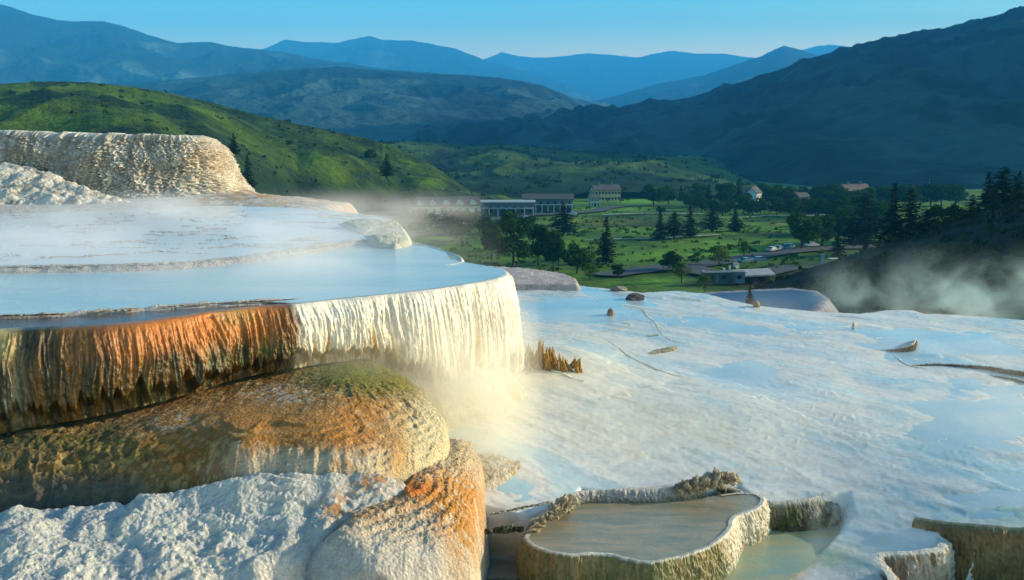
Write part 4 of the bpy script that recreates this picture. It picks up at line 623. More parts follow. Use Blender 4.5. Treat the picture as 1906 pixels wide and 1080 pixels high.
for x0, x1, tp in ((978, 990, 636), (992, 1000, 648), (1000, 1012, 626), (1010, 1022, 640), (1020, 1034, 636), (1030, 1036, 650), (1034, 1042, 664), (1042, 1056, 655), (1052, 1060, 668), (1058, 1068, 676), (1068, 1074, 664), (1074, 1082, 660)):
    for _ in range(4): cols.append((random.uniform(x0, x1), tp+random.uniform(0, 16), random.uniform(.05, .11), random.uniform(-.25, .3)))
spires('rock_spires', cols, 1030, 686, 'brown jagged rock spires rising from the pale yellow flow')
def ribcol(S, fr, t, tt, d1, big):
    v = fbm(S*5, tt*2, 4, 561); return mix(full(S.shape, (.72, .68, .56)), (.5, .40, .2), ss(.2, .8, -d1+.4*v)), .3+0*S
PR = on([(960, 705), (985, 690), (1010, 688), (1035, 694), (1060, 706), (1085, 712)], .05)
tag(wall('flowstone_apron', PR, [(0, -PR[0][2]+.35), (1, -PR[-1][2]+.3)], M_DRAPE, ribcol, 260, 60, .1, .35, .08, 3.5, 0, 105, 1, None, 2, .03, world=True, inner=.5), 'white ribbed flowstone apron below the brown rock spires', 'rock')
# far shelf, shelf pool
tag(mound('travertine_shelf', [(980, 508, 43), (1030, 516, 42.5)], [(880, 524, 41), (940, 528, 40.8), (1000, 529, 40.6), (1072, 528, 40.5), (1068, 518, 42), (1050, 510, 43.5), (1000, 502, 45), (940, 497, 46), (880, 494, 47)], lambda X, Y, z: .04*fbm(X*2, Y*2, 4, 571), lambda X, Y, Z: (mix(full(X.shape, (.52, .46, .46)), (.40, .32, .32), ss(-.1, .3, fbm(X*2, Y*4, 4, 573))), .3+0*X), M_ROUGH, 200, 160, 1.5, .5), 'low pinkish grey shelf beyond the blue water film', 'rock')
SH = [pz(*p) for p in [(1250, 552, 12), (1330, 545, 12), (1400, 541, 12), (1470, 538, 12), (1515, 543, 12), (1534, 556, 12), (1520, 576, 12), (1480, 600, 12), (1380, 620, 12), (1250, 620, 12)]]
def shz(X, Y): d = sdist(X, Y, [p[:2] for p in SH]); return -12.05+.12*np.exp(-(d/.35)**2)+.05*fbm(X, Y, 3, 581)-np.maximum(d-.3, 0)*1.2+.35*ss(0, -4, d)*ss(1345, 1320, proj(X, Y, 0*X-12)[0])
tag(sheet('terrain', 1180, 1620, 50, 100, 200, 160, shz, lambda X, Y, Z: (mix(full(X.shape, (.26, .27, .34)), (.12, .13, .18), ss(-.2, .3, fbm(X*1.5, Y*3, 4, 583))), .3+0*X), M_ROUGH), kind='structure')
tag(sheet('pool', 1180, 1620, 50, 100, 120, 120, flat(12.0), None, M_BLUE, None, [tuple(p[:2]) for p in SH]), kind='structure')
def slz(X, Y): return np.minimum(vz(Y)+.0, -9-(Y-46)*.30)*1.0-3.2+.4*fbm(X/5, Y/5, 4, 591)
tag(sheet('slope', -700, 2600, 44, 110, 200, 120, lambda X, Y: np.maximum(slz(X, Y), vz(Y)-2), lambda X, Y, Z: (mix(full(X.shape, (.03, .05, .02)), (.07, .10, .03), ss(-.2, .3, fbm(X/4, Y/4, 4, 593))), None), M_HILL), kind='structure')
# ================================================================== trees
class LB:                                             # collects leaf quads / tubes of one mesh
    def __init__(s): s.V, s.Q, s.T = [], [], []
    def leaf(s, p, nrm, size, tone):
        n = nrm/(np.linalg.norm(nrm)+1e-9); a = np.cross(n, [.3, .2, 1]); a /= np.linalg.norm(a)+1e-9; b = np.cross(n, a); i = len(s.V)
        s.V += [p-a*size-b*size*.6, p+a*size-b*size*.5, p+a*size*.8+b*size*.6, p-a*size*.7+b*size*.7]; s.Q.append((i, i+1, i+2, i+3)); s.T += [tone]*4
    def tube(s, p0, p1, r0, r1, k=6):
        p0, p1 = np.array(p0, float), np.array(p1, float); d = p1-p0; d /= np.linalg.norm(d)+1e-9; a = np.cross(d, [.9, .1, .3]); a /= np.linalg.norm(a); b = np.cross(d, a); i = len(s.V)
        for p, r in ((p0, r0), (p1, r1)):
            for j in range(k): s.V.append(p+(a*math.cos(2*PI*j/k)+b*math.sin(2*PI*j/k))*r); s.T.append(.5)
        for j in range(k): s.Q.append((i+j, i+(j+1) % k, i+k+(j+1) % k, i+k+j))
    def build(s, name, mat, parent): return mesh(name, np.array(s.V), np.array(s.Q, np.int64), mat, parent, smooth=False, attrs={'tone': s.T})
def deciduous(seed, mat, n=1500, low=.16, narrow=1.0):
    r = np.random.default_rng(seed); root = empty('deciduous_tree'); L = LB(); T = LB(); cs = []
    for _ in range(15):
        u = r.normal(size=3); u /= np.linalg.norm(u); c = np.array([u[0]*.27*narrow, u[1]*.27*narrow, .53+u[2]*.30]); c[:2] *= (1.1-.55*max(0, (c[2]-.5)/.3)); cs.append((c, r.uniform(.10, .19)))
    cs.append((np.array([0, 0, .55]), .26)); cs.append((np.array([0, 0, .38]), .22))
    for k in range(n):
        c, R = cs[r.integers(len(cs))]; u = r.normal(size=3); u /= np.linalg.norm(u); u[2] = abs(u[2])*.9 if r.random() < .35 else u[2]
        p = c+u*R*r.uniform(.55, 1.08)*np.array([1, 1, .85]); 
        if p[2] < low: continue
        L.leaf(p, u+r.normal(size=3)*.55, r.uniform(.016, .034), r.random()*.8+.1)
    T.tube((0, 0, -.05), (.01, 0, .22), .030, .022); T.tube((.01, 0, .22), (0, .01, .62), .022, .008)
    for c, R in cs[:7]: T.tube((0, 0, .2+.1*r.random()), c, .012, .004, 5)
    L.build('crown', mat, root); T.build('trunk', M_BARK, root); return root
def conifer(seed, mat, n=1500, bare=.12, wid=.2, full_=.8):
    r = np.random.default_rng(seed); root = empty('conifer_tree'); L = LB(); T = LB(); T.tube((0, 0, -.05), (0, 0, .98), .018, .003)
    z = bare
    while z < .985:
        f = (z-bare)/(1-bare); R = wid*((1-f)**full_)*r.uniform(.7, 1.12)*min(1, .55+f*4)+.006; nb = max(4, int(9*(1-f))+3)
        for b in range(nb):
            a = r.uniform(0, 2*PI); ln = R*r.uniform(.65, 1.1); m = max(2, int(ln/.022))
            if f < .8 and b % 3 == 0: T.tube((0, 0, z), (math.cos(a)*ln*.8, math.sin(a)*ln*.8, z-.02), .004, .002, 4)
            for j in range(m):
                q = (j+.6)/m; p = np.array([math.cos(a)*ln*q, math.sin(a)*ln*q, z-.06*q*q*ln/.2+r.normal()*.008]); L.leaf(p, np.array([math.cos(a)*.4, math.sin(a)*.4, 1])+r.normal(size=3)*.45, r.uniform(.012, .024)*(1.2-.4*f), r.random()*.6+.25*q)
        z += .018+.012*(1-f)
    L.build('crown', mat, root); T.build('trunk', M_BARK, root); return root
PROT = {}
for i in range(4): PROT['d', i] = deciduous(20+i, M_DEC, 2400, .10, (1, .85, 1.1, .7)[i])
for i in range(4): PROT['c', i] = conifer(40+i, M_CON, 0, (.08, .14, .05, .2)[i], (.19, .23, .16, .26)[i], (.8, .6, .95, .5)[i])
for i in range(2): PROT['l', i] = deciduous(60+i, M_LIGHT, 1100, .1, 1)
for i in range(2): PROT['s', i] = deciduous(70+i, M_DEC, 900, .02, 1.3)
USED = set(); TN = [0]
def kids(o): return [c for c in bpy.data.objects if c.parent == o]
KID = {k: kids(o) for k, o in PROT.items()}
WID = {'d': .74, 'c': .31, 'l': .80, 's': .85}
def tree(kind, px, py, h, w, label, group=None, Y=None, p=None):
    i = TN[0]; TN[0] += 1; ks = [k for k in PROT if k[0] == kind]; k = ks[i % len(ks)]; o = PROT[k]
    if k in USED:
        r = o.copy(); COL.objects.link(r)
        for key in ('group', 'label'):
            if key in r: del r[key]
        for c in KID[k]: d = c.copy(); COL.objects.link(d); d.parent = r
    else: USED.add(k); r = o
    P = p if p is not None else (pd(px, py, Y) if Y else pv(px, py)); sc = P[1]/F
    if p is None and not Y: P = np.array([P[0], P[1], float(vzf(P[:1], P[1:2])[0])])
    r.location = P; H = h*sc; Wd = w*sc/WID[kind]; r.scale = (Wd, Wd, H); r.rotation_euler = (0, 0, random.uniform(0, 6.28))
    r.name = {'d': 'deciduous_tree', 'c': 'conifer_tree', 'l': 'young_tree', 's': 'shrub'}[kind]
    return tag(r, label, 'shrub' if kind == 's' else 'tree', group)
T_ = [
 ('c', 1128, 492, 90, 46, 'tall dark conifer standing alone in the green meadow'),
 ('c', 1048, 438, 60, 52, 'dark pine with a bare lower trunk beside the long pale building'),
 ('c', 1228, 447, 58, 40, 'first dark pine of the close trio beside the meadow path, farthest from the deciduous pair'),
 ('c', 1255, 446, 54, 36, 'middle dark pine of the close trio beside the meadow path'),
 ('c', 1284, 443, 60, 42, 'last dark pine of the close trio beside the meadow path'),
 ('c', 1325, 432, 50, 44, 'broad dark pine in the meadow next to the close trio'),
 ('c', 1368, 431, 44, 42, 'dark pine with a thin bare trunk near the yellow grass patch'),
 ('d', 1030, 506, 86, 56, 'big black green tree at the meadow edge behind the pinkish shelf'),
 ('d', 1074, 510, 66, 56, 'bushy dark tree between the lone conifer and the pinkish shelf'),
 ('d', 1002, 494, 92, 46, 'tall hazy tree beside the big black green tree'),
 ('d', 955, 498, 112, 70, 'tallest hazy grey green tree rising above the terrace edge'),
 ('d', 915, 484, 84, 52, 'hazy tree in the steam left of the tallest hazy one'),
 ('d', 860, 452, 70, 56, 'hazy round tree in front of the cream building'),
 ('c', 830, 432, 52, 40, 'dark pine covering the middle of the cream building'),
 ('d', 803, 426, 34, 34, 'small misty tree at the pool end of the cream building'),
 ('d', 852, 424, 40, 36, 'dark tree hiding the far gables of the cream building'),
 ('d', 893, 436, 52, 44, 'hazy tree below the porch of the long low building'),
 ('d', 778, 440, 62, 44, 'steam veiled tree beside the cream building, nearest the pool lip'),
 ('d', 945, 432, 46, 44, 'dark bushy tree in front of the long low building'),
 ('d', 985, 446, 50, 44, 'dark tree below the far end of the long low building'),
 ('l', 1098, 521, 34, 36, 'small yellow green tree below the lone conifer'),
 ('d', 1150, 517, 30, 28, 'small dark tree standing by the road below the lone conifer'),
 ('d', 1252, 506, 42, 46, 'grey green tree where the road passes the round dark bush'),
 ('s', 1298, 494, 28, 30, 'round almost black bush at the meadow edge'),
 ('l', 1338, 496, 44, 48, 'loose yellow green tree above the little white booth'),
 ('l', 1384, 478, 36, 24, 'thin pale tree at the corner of the car park'),
 ('l', 1268, 528, 44, 40, 'spreading green tree in front of the grass patch and parked trailers'),
 ('l', 1312, 545, 40, 34, 'olive tree with pale leaves just behind the terrace edge'),
 ('d', 1216, 384, 48, 48, 'broad dark tree on the lawn beside the tan hotel'),
 ('d', 1244, 382, 42, 36, 'lit green tree next to the broad dark one on the hotel lawn'),
 ('d', 1272, 380, 26, 30, 'low round tree at the end of the hotel lawn'),
 ('s', 1155, 377, 10, 14, 'small dark shrub at the corner of the tan hotel'),
 ('s', 1168, 376, 9, 12, 'smaller dark shrub beside the hotel corner shrub'),
 ('d', 1350, 386, 56, 50, 'bright tall green tree beside the white gabled house'),
 ('c', 1318, 384, 42, 34, 'dark tree at the front of the bright tall one'),
 ('c', 1374, 386, 58, 18, 'narrow dark conifer between the bright tall tree and the white house'),
 ('d', 1392, 388, 34, 28, 'green tree hiding the front of the white gabled house'),
 ('d', 1437, 386, 44, 40, 'round green tree just past the white gabled house'),
 ('d', 1467, 388, 42, 44, 'wide green tree between the white house and the small brown house'),
 ('d', 1496, 374, 30, 36, 'pale green crown behind the small brown house'),
 ('c', 1510, 392, 44, 26, 'dark conifer screening the small brown house'),
 ('d', 1540, 392, 44, 44, 'rounded green tree in front of the brown roofed lodge'),
 ('d', 1572, 396, 46, 44, 'second rounded green tree below the brown lodge roof, nearer the dark conifers'),
 ('d', 1618, 400, 40, 44, 'pale green tree between the brown lodge roof and the big conifers'),
 ('d', 1492, 466, 82, 68, 'large round tree with sunlit side at the end of the meadow'),
 ('d', 1530, 460, 74, 60, 'slightly smaller round tree overlapping the large round one'),
 ('c', 1558, 478, 60, 36, 'slim black conifer at the end of the car park'),
 ('c', 1607, 476, 118, 66, 'wide black conifer in front of the others at the hill foot'),
 ('c', 1660, 458, 128, 58, 'tallest black conifer with a ragged top on the dark hill'),
 ('c', 1692, 452, 112, 66, 'second tallest black conifer, rounded at the top'),
 ('d', 1738, 436, 72, 56, 'grey green leafy tree behind the dark hill crest'),
 ('c', 1722, 438, 60, 34, 'short black conifer just below the grey green leafy tree'),
 ('d', 1775, 424, 62, 48, 'dim tree on the hill crest between the leafy one and the big clump'),
 ('c', 1808, 408, 56, 44, 'lower dark conifer at the foot of the big hilltop clump'),
 ('c', 1836, 398, 88, 56, 'first peak of the big black hilltop clump'),
 ('c', 1866, 386, 86, 62, 'highest peak of the big black hilltop clump'),
 ('c', 1894, 374, 66, 50, 'last tree of the big hilltop clump, by the end of the crest'),
 ('d', 1850, 396, 50, 44, 'rounded low tree filling the middle of the big hilltop clump'),
]
HP = [p[0] for p in HILLP]; HQ = [p[1] for p in HILLP]
for k, x, y, h, w, lab in T_:
    if x > 1590 and h > 45 and y > 360 and x > 1640: tree(k, x, y, h, w, lab, Y=215, p=pd(x, min(y, np.interp(x, HP, HQ)+14), 208)-np.array([0, 0, 1.0]))
    else: tree(k, x, y, h, w, lab)
tree('c', 1395, 562, 40, 22, 'young bright conifer growing beside the deep blue pool', p=pd(1395, 566, 68))
for i, (x, y, h, w, Y) in enumerate([(160, 246, 20, 20, 420), (30, 246, 17, 24, 420), (112, 246, 12, 18, 420), (186, 247, 11, 16, 420), (75, 245, 9, 16, 420)]): tree(('c', 'd')[i > 0], x, y, h, w, ['dark tree silhouetted above the pale cliff', 'green tree behind the start of the pale cliff', 'low dark tree on the green hill above the cliff', 'low bush next to the silhouetted tree above the cliff', 'tiny low bush between the trees above the cliff'][i], Y=Y)
for i, (x, y, h, w, Y, lab) in enumerate([(436, 290, 42, 26, 330, 'dark conifer on the shaded foot of the green hill'), (538, 272, 13, 16, 470, 'tiny dark tree on the lit edge of the green hill'), (462, 350, 60, 36, 310, 'shadowy conifer behind the orange stained apron'), (690, 300, 26, 30, 560, 'dark tree on the slope above the far pool'), (720, 330, 44, 36, 430, 'shadowed tree behind the far pool edge'), (760, 392, 40, 34, 400, 'misty tree above the whitish pool lip')]): tree('c' if i % 2 == 0 else 'd', x, y, h, w, lab, Y=Y)
for i, (x, y, h, w) in enumerate([(1197, 304, 16, 20), (1218, 305, 10, 16), (1166, 300, 9, 20), (1180, 302, 8, 22), (1150, 303, 8, 20), (1310, 322, 20, 14), (1350, 340, 16, 18)]): tree('d', x, y, h, w, ['dark tree on the crest of the far grassy hill', 'lower dark tree beside the crest tree of the far hill', 'end bush of the thicket on the far grassy hill', 'middle bush of the thicket on the far grassy hill', 'lone end bush of the far hill thicket, toward the pale hillside', 'dark tree at the foot of the shaded mountain', 'second dark tree at the mountain foot, just above the bright tall one'][i], Y=1000)
G_ = 'trees of the dark belt behind the meadow'
for x, y, h in [(1300, 376, 20), (1408, 394, 22), (1424, 395, 24), (1452, 396, 26), (1482, 397, 26), (1524, 400, 28), (1556, 400, 30), (1586, 404, 34), (1640, 412, 40), (1330, 392, 20), (1360, 394, 24)]: tree('d', x, y, h, h*1.0, 'dark leafy tree of the shaded belt behind the meadow', G_)
for x, y, h in [(1564, 394, 46), (1590, 396, 44), (1614, 396, 46), (1640, 384, 40), (1665, 384, 40), (1690, 386, 44), (1712, 384, 38), (1732, 384, 42), (1752, 384, 40), (1778, 384, 44), (1300, 372, 30), (1420, 378, 36), (1455, 378, 34), (1525, 378, 36), (1545, 379, 38), (1650, 376, 30), (1680, 376, 32), (1715, 374, 28), (1745, 375, 30), (1620, 380, 24), (1230, 398, 16), (1285, 388, 26), (1306, 394, 30), (1330, 398, 26), (1345, 402, 30), (1384, 398, 36), (1400, 402, 26), (1416, 398, 30), (1446, 400, 34), (1474, 402, 36), (1500, 404, 34), (1518, 406, 38), (1538, 408, 40), (1560, 412, 44), (1580, 412, 46), (1600, 420, 56), (1625, 424, 60), (1640, 430, 60), (1290, 366, 14), (1310, 366, 18), (1420, 372, 22), (1440, 372, 26), (1470, 372, 24), (1520, 372, 24), (1545, 373, 26), (1600, 374, 26), (1630, 374, 26), (1660, 376, 30), (1700, 380, 34), (1580, 436, 56), (1560, 440, 50), (1640, 450, 70), (1585, 456, 66)]: tree('d', x, y, h*1.15, h*1.15, 'dark leafy tree of the shaded belt behind the meadow', G_)
G2 = 'low shrubs scattered over the meadow'
for x, y in [(1085, 470), (1110, 452), (1160, 462), (1190, 452), (1205, 432), (1150, 436), (1180, 425), (1100, 430), (1290, 470), (1360, 462), (880, 512), (905, 496)]: tree('s', x, y, 6+3*random.random(), 14, 'low green shrub in the open meadow grass', G2)
G3 = 'shrubs along the dark hill crest'
for x in range(1640, 1906, 22): tree('s', x, np.interp(x, HP, HQ)+1, 8+4*random.random(), 22, 'low shrub on the dark hill crest line', G3, p=pd(x, np.interp(x, HP, HQ)+1.5, 203))
def tufts(name, P, S, mat, k=9, seed=1):
    r_ = np.random.default_rng(seed); n = len(P); off = r_.normal(size=(n, k, 3))*np.array([.5, .5, .22])+np.array([0, 0, .3]); c = P[:, None]+off*S[:, None, None]; a = r_.uniform(0, 2*PI, (n, k)); h = S[:, None]*r_.uniform(.25, .5, (n, k))
    ax = np.stack([np.cos(a), np.sin(a), r_.normal(size=(n, k))*.3], -1)*h[..., None]; bz = np.stack([r_.normal(size=(n, k))*.3, r_.normal(size=(n, k))*.3, np.ones((n, k))], -1)*h[..., None]*.8
    V = np.stack([c-ax-bz, c+ax-bz*.8, c+ax*.7+bz, c-ax*.6+bz*.9], 2).reshape(-1, 3); Q = np.arange(len(V)).reshape(-1, 4); return tag(mesh(name, V, Q, mat, None, smooth=False, attrs={'tone': np.repeat(r_.random(n*k), 4)}), kind='stuff')
r_ = np.random.default_rng(91); N_ = 1300; PX = r_.uniform(800, 1560, N_); PY = r_.uniform(385, 505, N_); PP = np.array([pv(a, b) for a, b in zip(PX, PY)]); kp = fbm(PP[:, 0]/14, PP[:, 1]/9, 4, 109)+.25*r_.random(N_) > .12; PP = PP[kp]; PP[:, 2] = vzf(PP[:, 0], PP[:, 1]); tufts('grass', PP, r_.uniform(.5, 1.3, len(PP)), leafmat('tall_grass', (.015, .04, .010), (.07, .14, .014), .2), 8)
for o_, n_, sz, sd in ((bpy.data.objects['hill'], 420, (.5, 1.5), 1), (bpy.data.objects['hill.001'], 600, (1.2, 3.5), 2), (hillo, 900, (.5, 1.1), 3)):
    me_ = o_.data; co_ = np.empty(len(me_.vertices)*3); me_.vertices.foreach_get('co', co_); co_ = co_.reshape(-1, 3); px_, py_ = proj(co_[:, 0], co_[:, 1], co_[:, 2]); ok = np.where((px_ > -60) & (px_ < 1960) & (py_ > 100) & (py_ < 620))[0]; r_ = np.random.default_rng(sd); ii = ok[r_.integers(0, len(ok), n_*3)]; ii = ii[(fbm(co_[ii, 0]/35, co_[ii, 1]/35, 3, 113+sd)+.3*r_.random(len(ii))) > .1][:n_]; tufts('undergrowth', co_[ii], r_.uniform(*sz, len(ii)), leafmat('sagebrush', (.008, .020, .008), (.035, .06, .018), .15), 7, sd)
# ================================================================== buildings, cars, posts
def box(x0, x1, y0, y1, z0, z1):
    V = [(x, y, z) for z in (z0, z1) for y in (y0, y1) for x in (x0, x1)]; return V, [(0, 2, 3, 1), (4, 5, 7, 6), (0, 1, 5, 4), (2, 6, 7, 3), (0, 4, 6, 2), (1, 3, 7, 5)]
def boxes(name, bx, mat, parent):
    V, Q = [], []
    for b in bx: v, q = box(*b); n = len(V); V += v; Q += [tuple(i+n for i in f) for f in q]
    return mesh(name, V, Q, mat, parent, smooth=False)
M_TAN = plain('tan_wall', (.55, .38, .22), .8, .15, .6); M_CRW = plain('cream_wall', (.70, .62, .45), .8, .12, .6); M_WHW = plain('white_wall', (.75, .75, .74), .7, .1, .6); M_GRW = plain('grey_wall', (.14, .16, .17), .8, .15, .6); M_TEW = plain('teal_wall', (.05, .10, .11), .6, .15, .6)
M_DRF = plain('dark_roof', (.09, .085, .085), .85, .25, 1.5); M_PRF = plain('pale_roof', (.34, .36, .36), .6, .15, .8); M_BRF = plain('brown_roof', (.22, .15, .12), .85, .25, 1.5); M_GLS = plain('window_glass', (.02, .03, .04), .1, .1, 1, .5); M_WHT = plain('white_paint', (.78, .78, .76), .5, .06, 2); M_DRK = plain('dark_metal', (.03, .03, .03), .5, .1, 2)
M_BLP = plain('blue_grey_paint', (.12, .22, .32), .5, .15, 2)
def house(name, px, py, yaw, L, Wd, H, rh, wallm, roofm, label, cat='building', floors=2, nw=6, ov=.6, chim=0, porch=False, Y=None, dormers=0, sink=.5):
    P = pd(px, py, Y) if Y else pv(px, py); P = P-np.array([0, 0, sink]); r = empty(name, P, yaw, label=label, cat=cat); h = H+sink
    boxes('wall', [(-L/2, L/2, -Wd/2, Wd/2, 0, h)], wallm, r)
    if rh > 0:
        V = []; 
        for x in (-L/2-ov, L/2+ov):
            for (y, z) in ((-Wd/2-ov, h+.02-.1), (0, h+rh), (Wd/2+ov, h+.02-.1)): V += [(x, y, z), (x, y, z+.35)]
        Q = [(0, 6, 8, 2), (2, 8, 10, 4), (1, 3, 9, 7), (3, 5, 11, 9), (0, 1, 7, 6), (4, 10, 11, 5), (0, 2, 3, 1), (2, 4, 5, 3), (6, 7, 9, 8), (8, 9, 11, 10)]
        rf = mesh('roof', V, Q, roofm, r, smooth=False)
        mesh('gable', [(-L/2+.01, -Wd/2, h), (-L/2+.01, Wd/2, h), (-L/2+.01, 0, h+rh-.05), (-L/2+.3, -Wd/2, h), (-L/2+.3, Wd/2, h), (-L/2+.3, 0, h+rh-.05)], [(0, 2, 1), (3, 4, 5), (0, 3, 5, 2), (1, 2, 5, 4), (0, 1, 4, 3)], wallm, r, smooth=False)
        mesh('gable', [(L/2-.01, -Wd/2, h), (L/2-.01, Wd/2, h), (L/2-.01, 0, h+rh-.05), (L/2-.3, -Wd/2, h), (L/2-.3, Wd/2, h), (L/2-.3, 0, h+rh-.05)], [(0, 1, 2), (3, 5, 4), (0, 2, 5, 3), (1, 4, 5, 2), (0, 3, 4, 1)], wallm, r, smooth=False)
        for c in range(chim): boxes('chimney', [(-L/4+c*L/2-.6, -L/4+c*L/2+.6, -.6, .6, rh*.6, rh+1.6)], M_BRF, rf).location = (0, 0, h)
    else: rf = boxes('roof', [(-L/2-ov, L/2+ov, -Wd/2-ov, Wd/2+ov, h, h+.5)], roofm, r)
    for d in range(dormers):
        x = -L/2+(d+.5)*L/dormers; V = [(x-1.3, -Wd/2-.3, h), (x+1.3, -Wd/2-.3, h), (x+1.3, -Wd/2-.3, h+1.3), (x, -Wd/2-.3, h+2.3), (x-1.3, -Wd/2-.3, h+1.3)]; V += [(a, 0, c) for a, b, c in V]
        mesh('dormer', V, [(0, 1, 2, 3, 4), (1, 6, 7, 2), (2, 7, 8, 3), (3, 8, 9, 4), (4, 9, 5, 0)], wallm, r, smooth=False)
    fh = H/floors
    for f in range(floors):
        for i in range(nw):
            x = -L/2+(i+.5)*L/nw; z = sink+f*fh+fh*.30; w_ = min(.6, L/nw*.28); boxes('window', [(x-w_, x+w_, -Wd/2-.06, -Wd/2+.1, z, z+fh*.45)], M_GLS, r)
        for i in range(max(1, int(Wd/5))):
            y = -Wd/2+(i+.5)*Wd/max(1, int(Wd/5)); z = sink+f*fh+fh*.30
            for sx in (-1, 1): boxes('window', [(sx*L/2-.06, sx*L/2+.06, y-.5, y+.5, z, z+fh*.45)], M_GLS, r)
    boxes('door', [(-.6, .6, -Wd/2-.09, -Wd/2+.1, 0, sink+2.1)], M_DRF, r)
    if porch:
        n = 9; boxes('porch_roof', [(-L/2, L/2, -Wd/2-3.2, -Wd/2-.05, h*.62, h*.62+.45)], M_PRF, r)
        for i in range(n): x = -L/2+.4+(L-.8)*i/(n-1); boxes('porch_column', [(x-.2, x+.2, -Wd/2-3.1, -Wd/2-2.7, 0, h*.62)], M_WHT, r)
    return r
R_ = math.radians
house('hotel', 1126, 374, R_(14), 16, 10, 6.6, 2.8, M_TAN, M_DRF, 'tan two storey hotel with dark hipped roof on the bright lawn', floors=2, nw=8, chim=2)
house('house', 1105, 384, R_(14), 5, 5, 4.5, 1.5, M_CRW, M_DRF, 'small cream annexe in front of the tan hotel', 'house', 2, 3)
house('building', 828, 418, R_(12), 27, 12, 8, 3, M_CRW, M_DRF, 'cream building with stepped gables half hidden by pines', floors=2, nw=8, dormers=5)
house('building', 928, 401, R_(-1), 33, 12, 6.2, 0, M_GRW, M_PRF, 'long low grey building with a pale flat roof and porch', floors=1, nw=9, porch=True)
house('building', 1020, 395, R_(-2), 24, 11, 6.6, 2.0, M_GRW, M_DRF, 'grey building with pale columns beside the long low one', floors=2, nw=7, porch=True)
house('house', 1402, 380, R_(55), 7, 6.5, 6, 3.4, M_WHW, M_DRF, 'white house with steep gable among the dark trees', 'house', 2, 3)
house('lodge', 1588, 382, R_(10), 14, 10, 8, 3.4, M_BRF, M_BRF, 'lodge whose brown roof shows above the green trees', floors=2, nw=8, chim=2)
house('house', 1489, 388, R_(25), 6.5, 6, 6, 2.0, M_BRF, M_DRF, 'small brown house between the dark trees', 'house', 2, 3)
house('house', 1062, 350, R_(10), 16, 10, 7, 4, M_GRW, M_DRF, 'dark roofed house with white gable end behind the hotel lawn', 'house', 2, 5)
sh = house('shed', 1396, 527, R_(16), 7.5, 4.5, 2.0, .9, M_BARK, M_PRF, 'open timber shed with pale ribbed metal roof', 'shed', 1, 2, .9)
for i in range(7): boxes('roof_rib', [(-4.2+i*1.4-.07, -4.2+i*1.4+.07, -3.1, -2.9, 2.2, 2.5)], M_DRK, sh)
def trailer(px, py, yaw, L, mat, label):
    r = empty('trailer', pv(px, py), yaw, label=label, cat='trailer'); boxes('body', [(-L/2, L/2, -1.2, 1.2, .5, 2.9)], mat, r); boxes('roof', [(-L/2-.1, L/2+.1, -1.3, 1.3, 2.9, 3.05)], M_GRW, r)
    for x in (-L*.25, L*.25): boxes('window', [(x-.5, x+.5, -1.24, -1.1, 1.5, 2.3)], M_GLS, r)
    boxes('door', [(-.4, .4, -1.25, -1.1, .6, 2.5)], M_GRW, r); boxes('wheel', [(L*.1, L*.1+.7, -1.15, 1.15, 0, .7)], M_DRK, r); return r
trailer(1332, 531, R_(5), 6, M_TEW, 'dim teal trailer under the olive tree'); trailer(1364, 530, R_(-4), 5, M_BLP, 'dim blue trailer beside the ribbed roof shed')
def car(px, py, yaw, mat, label):
    P = pv(px, py); r = empty('car', P+np.array([0, 0, .6]), yaw, label=label, cat='car'); L = LB()
    prof = [(-2.1, .35), (-2.15, .8), (-1.9, .95), (-1.3, 1.0), (-.75, 1.45), (.7, 1.48), (1.35, 1.0), (2.0, .85), (2.1, .35)]
    V = [(x, s*.85*(.82 if z > 1.1 else 1), z) for s in (-1, 1) for x, z in prof]; n = len(prof); Q = [tuple(range(n))[::-1], tuple(range(n, 2*n))]+[(i, i+1, i+1+n, i+n) for i in range(n-1)]+[(n-1, 0, n, 2*n-1)]
    mesh('body', V, Q, mat, r, smooth=False); boxes('window', [(-.85, .95, -.80, .80, 1.03, 1.36)], M_GLS, r); boxes('windscreen', [(-1.2, -.95, -.68, .68, 1.08, 1.34)], M_GLS, r)
    for x in (-1.3, 1.3):
        for s in (-1, 1):
            w = LB(); w.tube((x, s*.72, .32), (x, s*.88, .32), .32, .32, 10); w.build('wheel', M_DRK, r)
    return r
M_CAR = [plain('car_paint', c, .25, .05, 1, .5) for c in ((.75, .75, .75), (.10, .20, .24), (.30, .36, .40), (.05, .05, .06))]
for x, y, ya, m, lab in ((1462, 467, 60, 1, 'dark teal car parked first at the meadow edge car park'), (1471, 466, 60, 0, 'white car parked beside the dark teal one'), (1511, 463, 20, 0, 'white car parked under the large round trees'), (1436, 472, 50, 2, 'grey car parked nearest the thin pale tree'), (1448, 470, 55, 1, 'teal car between the grey and the dark teal ones'), (1388, 494, 30, 1, 'teal van like car by the white booth'), (1412, 492, 10, 2, 'grey car on the shaded car park road'), (1066, 403, 0, 0, 'white car on the road beside the dark pine'), (980, 411, 10, 0, 'white car in front of the grey columned building')): car(x, y, R_(ya), M_CAR[m], lab)
def post(name, px, py, w, h, mat, label, cat, cap=None, d=None, up=.3):
    P = pv(px, py); k = P[1]/F; w *= k; h *= k; r = empty(name, P-np.array([0, 0, .1]), R_(20), label=label, cat=cat); boxes('shaft', [(-w/2, w/2, -w/2, w/2, 0, h)], mat, r); boxes('cap', [(-w*.65, w*.65, -w*.65, w*.65, h, h+.12)], cap or mat, r); boxes('base', [(-w*.8, w*.8, -w*.8, w*.8, -.1, .15)], mat, r); return r
post('booth', 1370, 500, 8, 10, M_WHT, 'small white booth by the shaded road', 'booth', M_PRF)
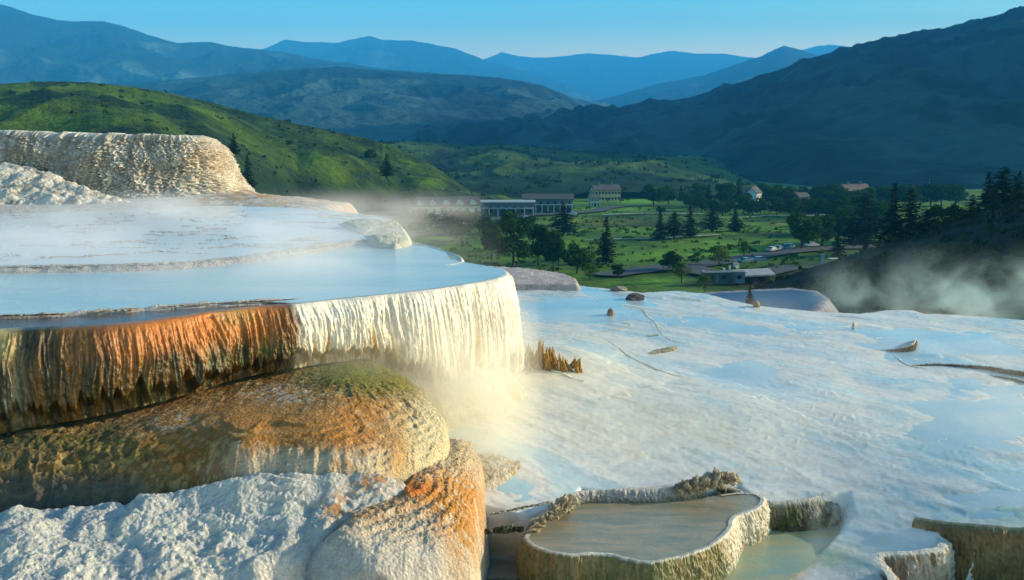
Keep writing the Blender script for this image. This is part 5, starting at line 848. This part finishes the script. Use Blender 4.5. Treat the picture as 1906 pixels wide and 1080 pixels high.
post('post', 1347, 512, 3, 13, M_WHT, 'taller thin white post by the trailers', 'post'); post('post', 1358, 505, 2.6, 10, M_WHT, 'shorter thin white post between the taller post and the booth', 'post'); post('post', 1309, 516, 2.6, 12, M_WHW, 'white post beside the olive tree', 'post')
post('pillar', 1530, 500, 5, 26, M_BLP, 'pale blue pillar standing at the shaded hill foot', 'pillar')
post('mast', 1729, 360, .5, 26, M_GRW, 'thin tall mast against the dark mountain', 'mast')
for x, y, l, lab in ((1552, 485, 20, 'upper sunlit boardwalk strip at the hill foot'), (1556, 492, 13, 'lower shorter sunlit boardwalk strip at the hill foot')):
    P = pv(x, y); k = P[1]/F*l; r = empty('boardwalk', P, R_(8), label=lab, cat='boardwalk'); boxes('deck', [(-k/2, k/2, -.8, .8, .5, .62)], M_CRW, r)
    for s in (-.4, .4): boxes('leg', [(s*k-.08, s*k+.08, -.6, .6, -.3, .5)], M_BARK, r)
# ================================================================== steam and haze
def vol(name, b, mat): o = boxes(name, [b], mat, None); return tag(o, kind='stuff')
import os
VOL = True
if VOL:
    vol('steam', (12.5, 34, 38, 50, -8.2, -5.1), volmat('steam_far', .42, .5, (.66, .92, .98), lo=.48, hi=.74, fall=(.2, .95)))
    vol('steam', (-5.0, .8, 21.5, 30.5, -7.4, -4.1), volmat('steam_fall', 1.8, .42, (1, .98, .9), .32, .72, 0, fall=(.05, 1)))
    vol('steam', (-20, -1, 24, 51, -4.0, -3.0), volmat('steam_pool', .60, .24, (1, .98, 1), .42, .72, fall=(0, 1)))
    vol('steam', (-2, 18, 22.5, 41, -7.8, -5.8), volmat('steam_flow', .26, .28, (1, .98, .93), .42, .76, fall=(.1, 1)))
    vol('steam', (-8, 0, 48, 60, -9, -3.2), volmat('steam_lip', .035, .25, (1, 1, 1), .40, .75, fall=(0, 1)))
    vol('steam', (4, 10.5, 19.5, 24.5, -8.6, -7.2), volmat('steam_basin', .30, .6, (1, .98, .93), .45, .75, fall=(.1, 1)))
    m, nt, ns, ls = newmat('haze_air'); out = nd(ns, 'ShaderNodeOutputMaterial'); v = nd(ns, 'ShaderNodeVolumePrincipled'); ls.new(v.outputs[0], out.inputs['Volume']); v.inputs['Color'].default_value = (.06, .48, 1.0, 1); v.inputs['Density'].default_value = 1.3e-4; v.inputs['Anisotropy'].default_value = 0
    vol('haze', (-12000, 14000, -300, 18500, -900, 1560), m)
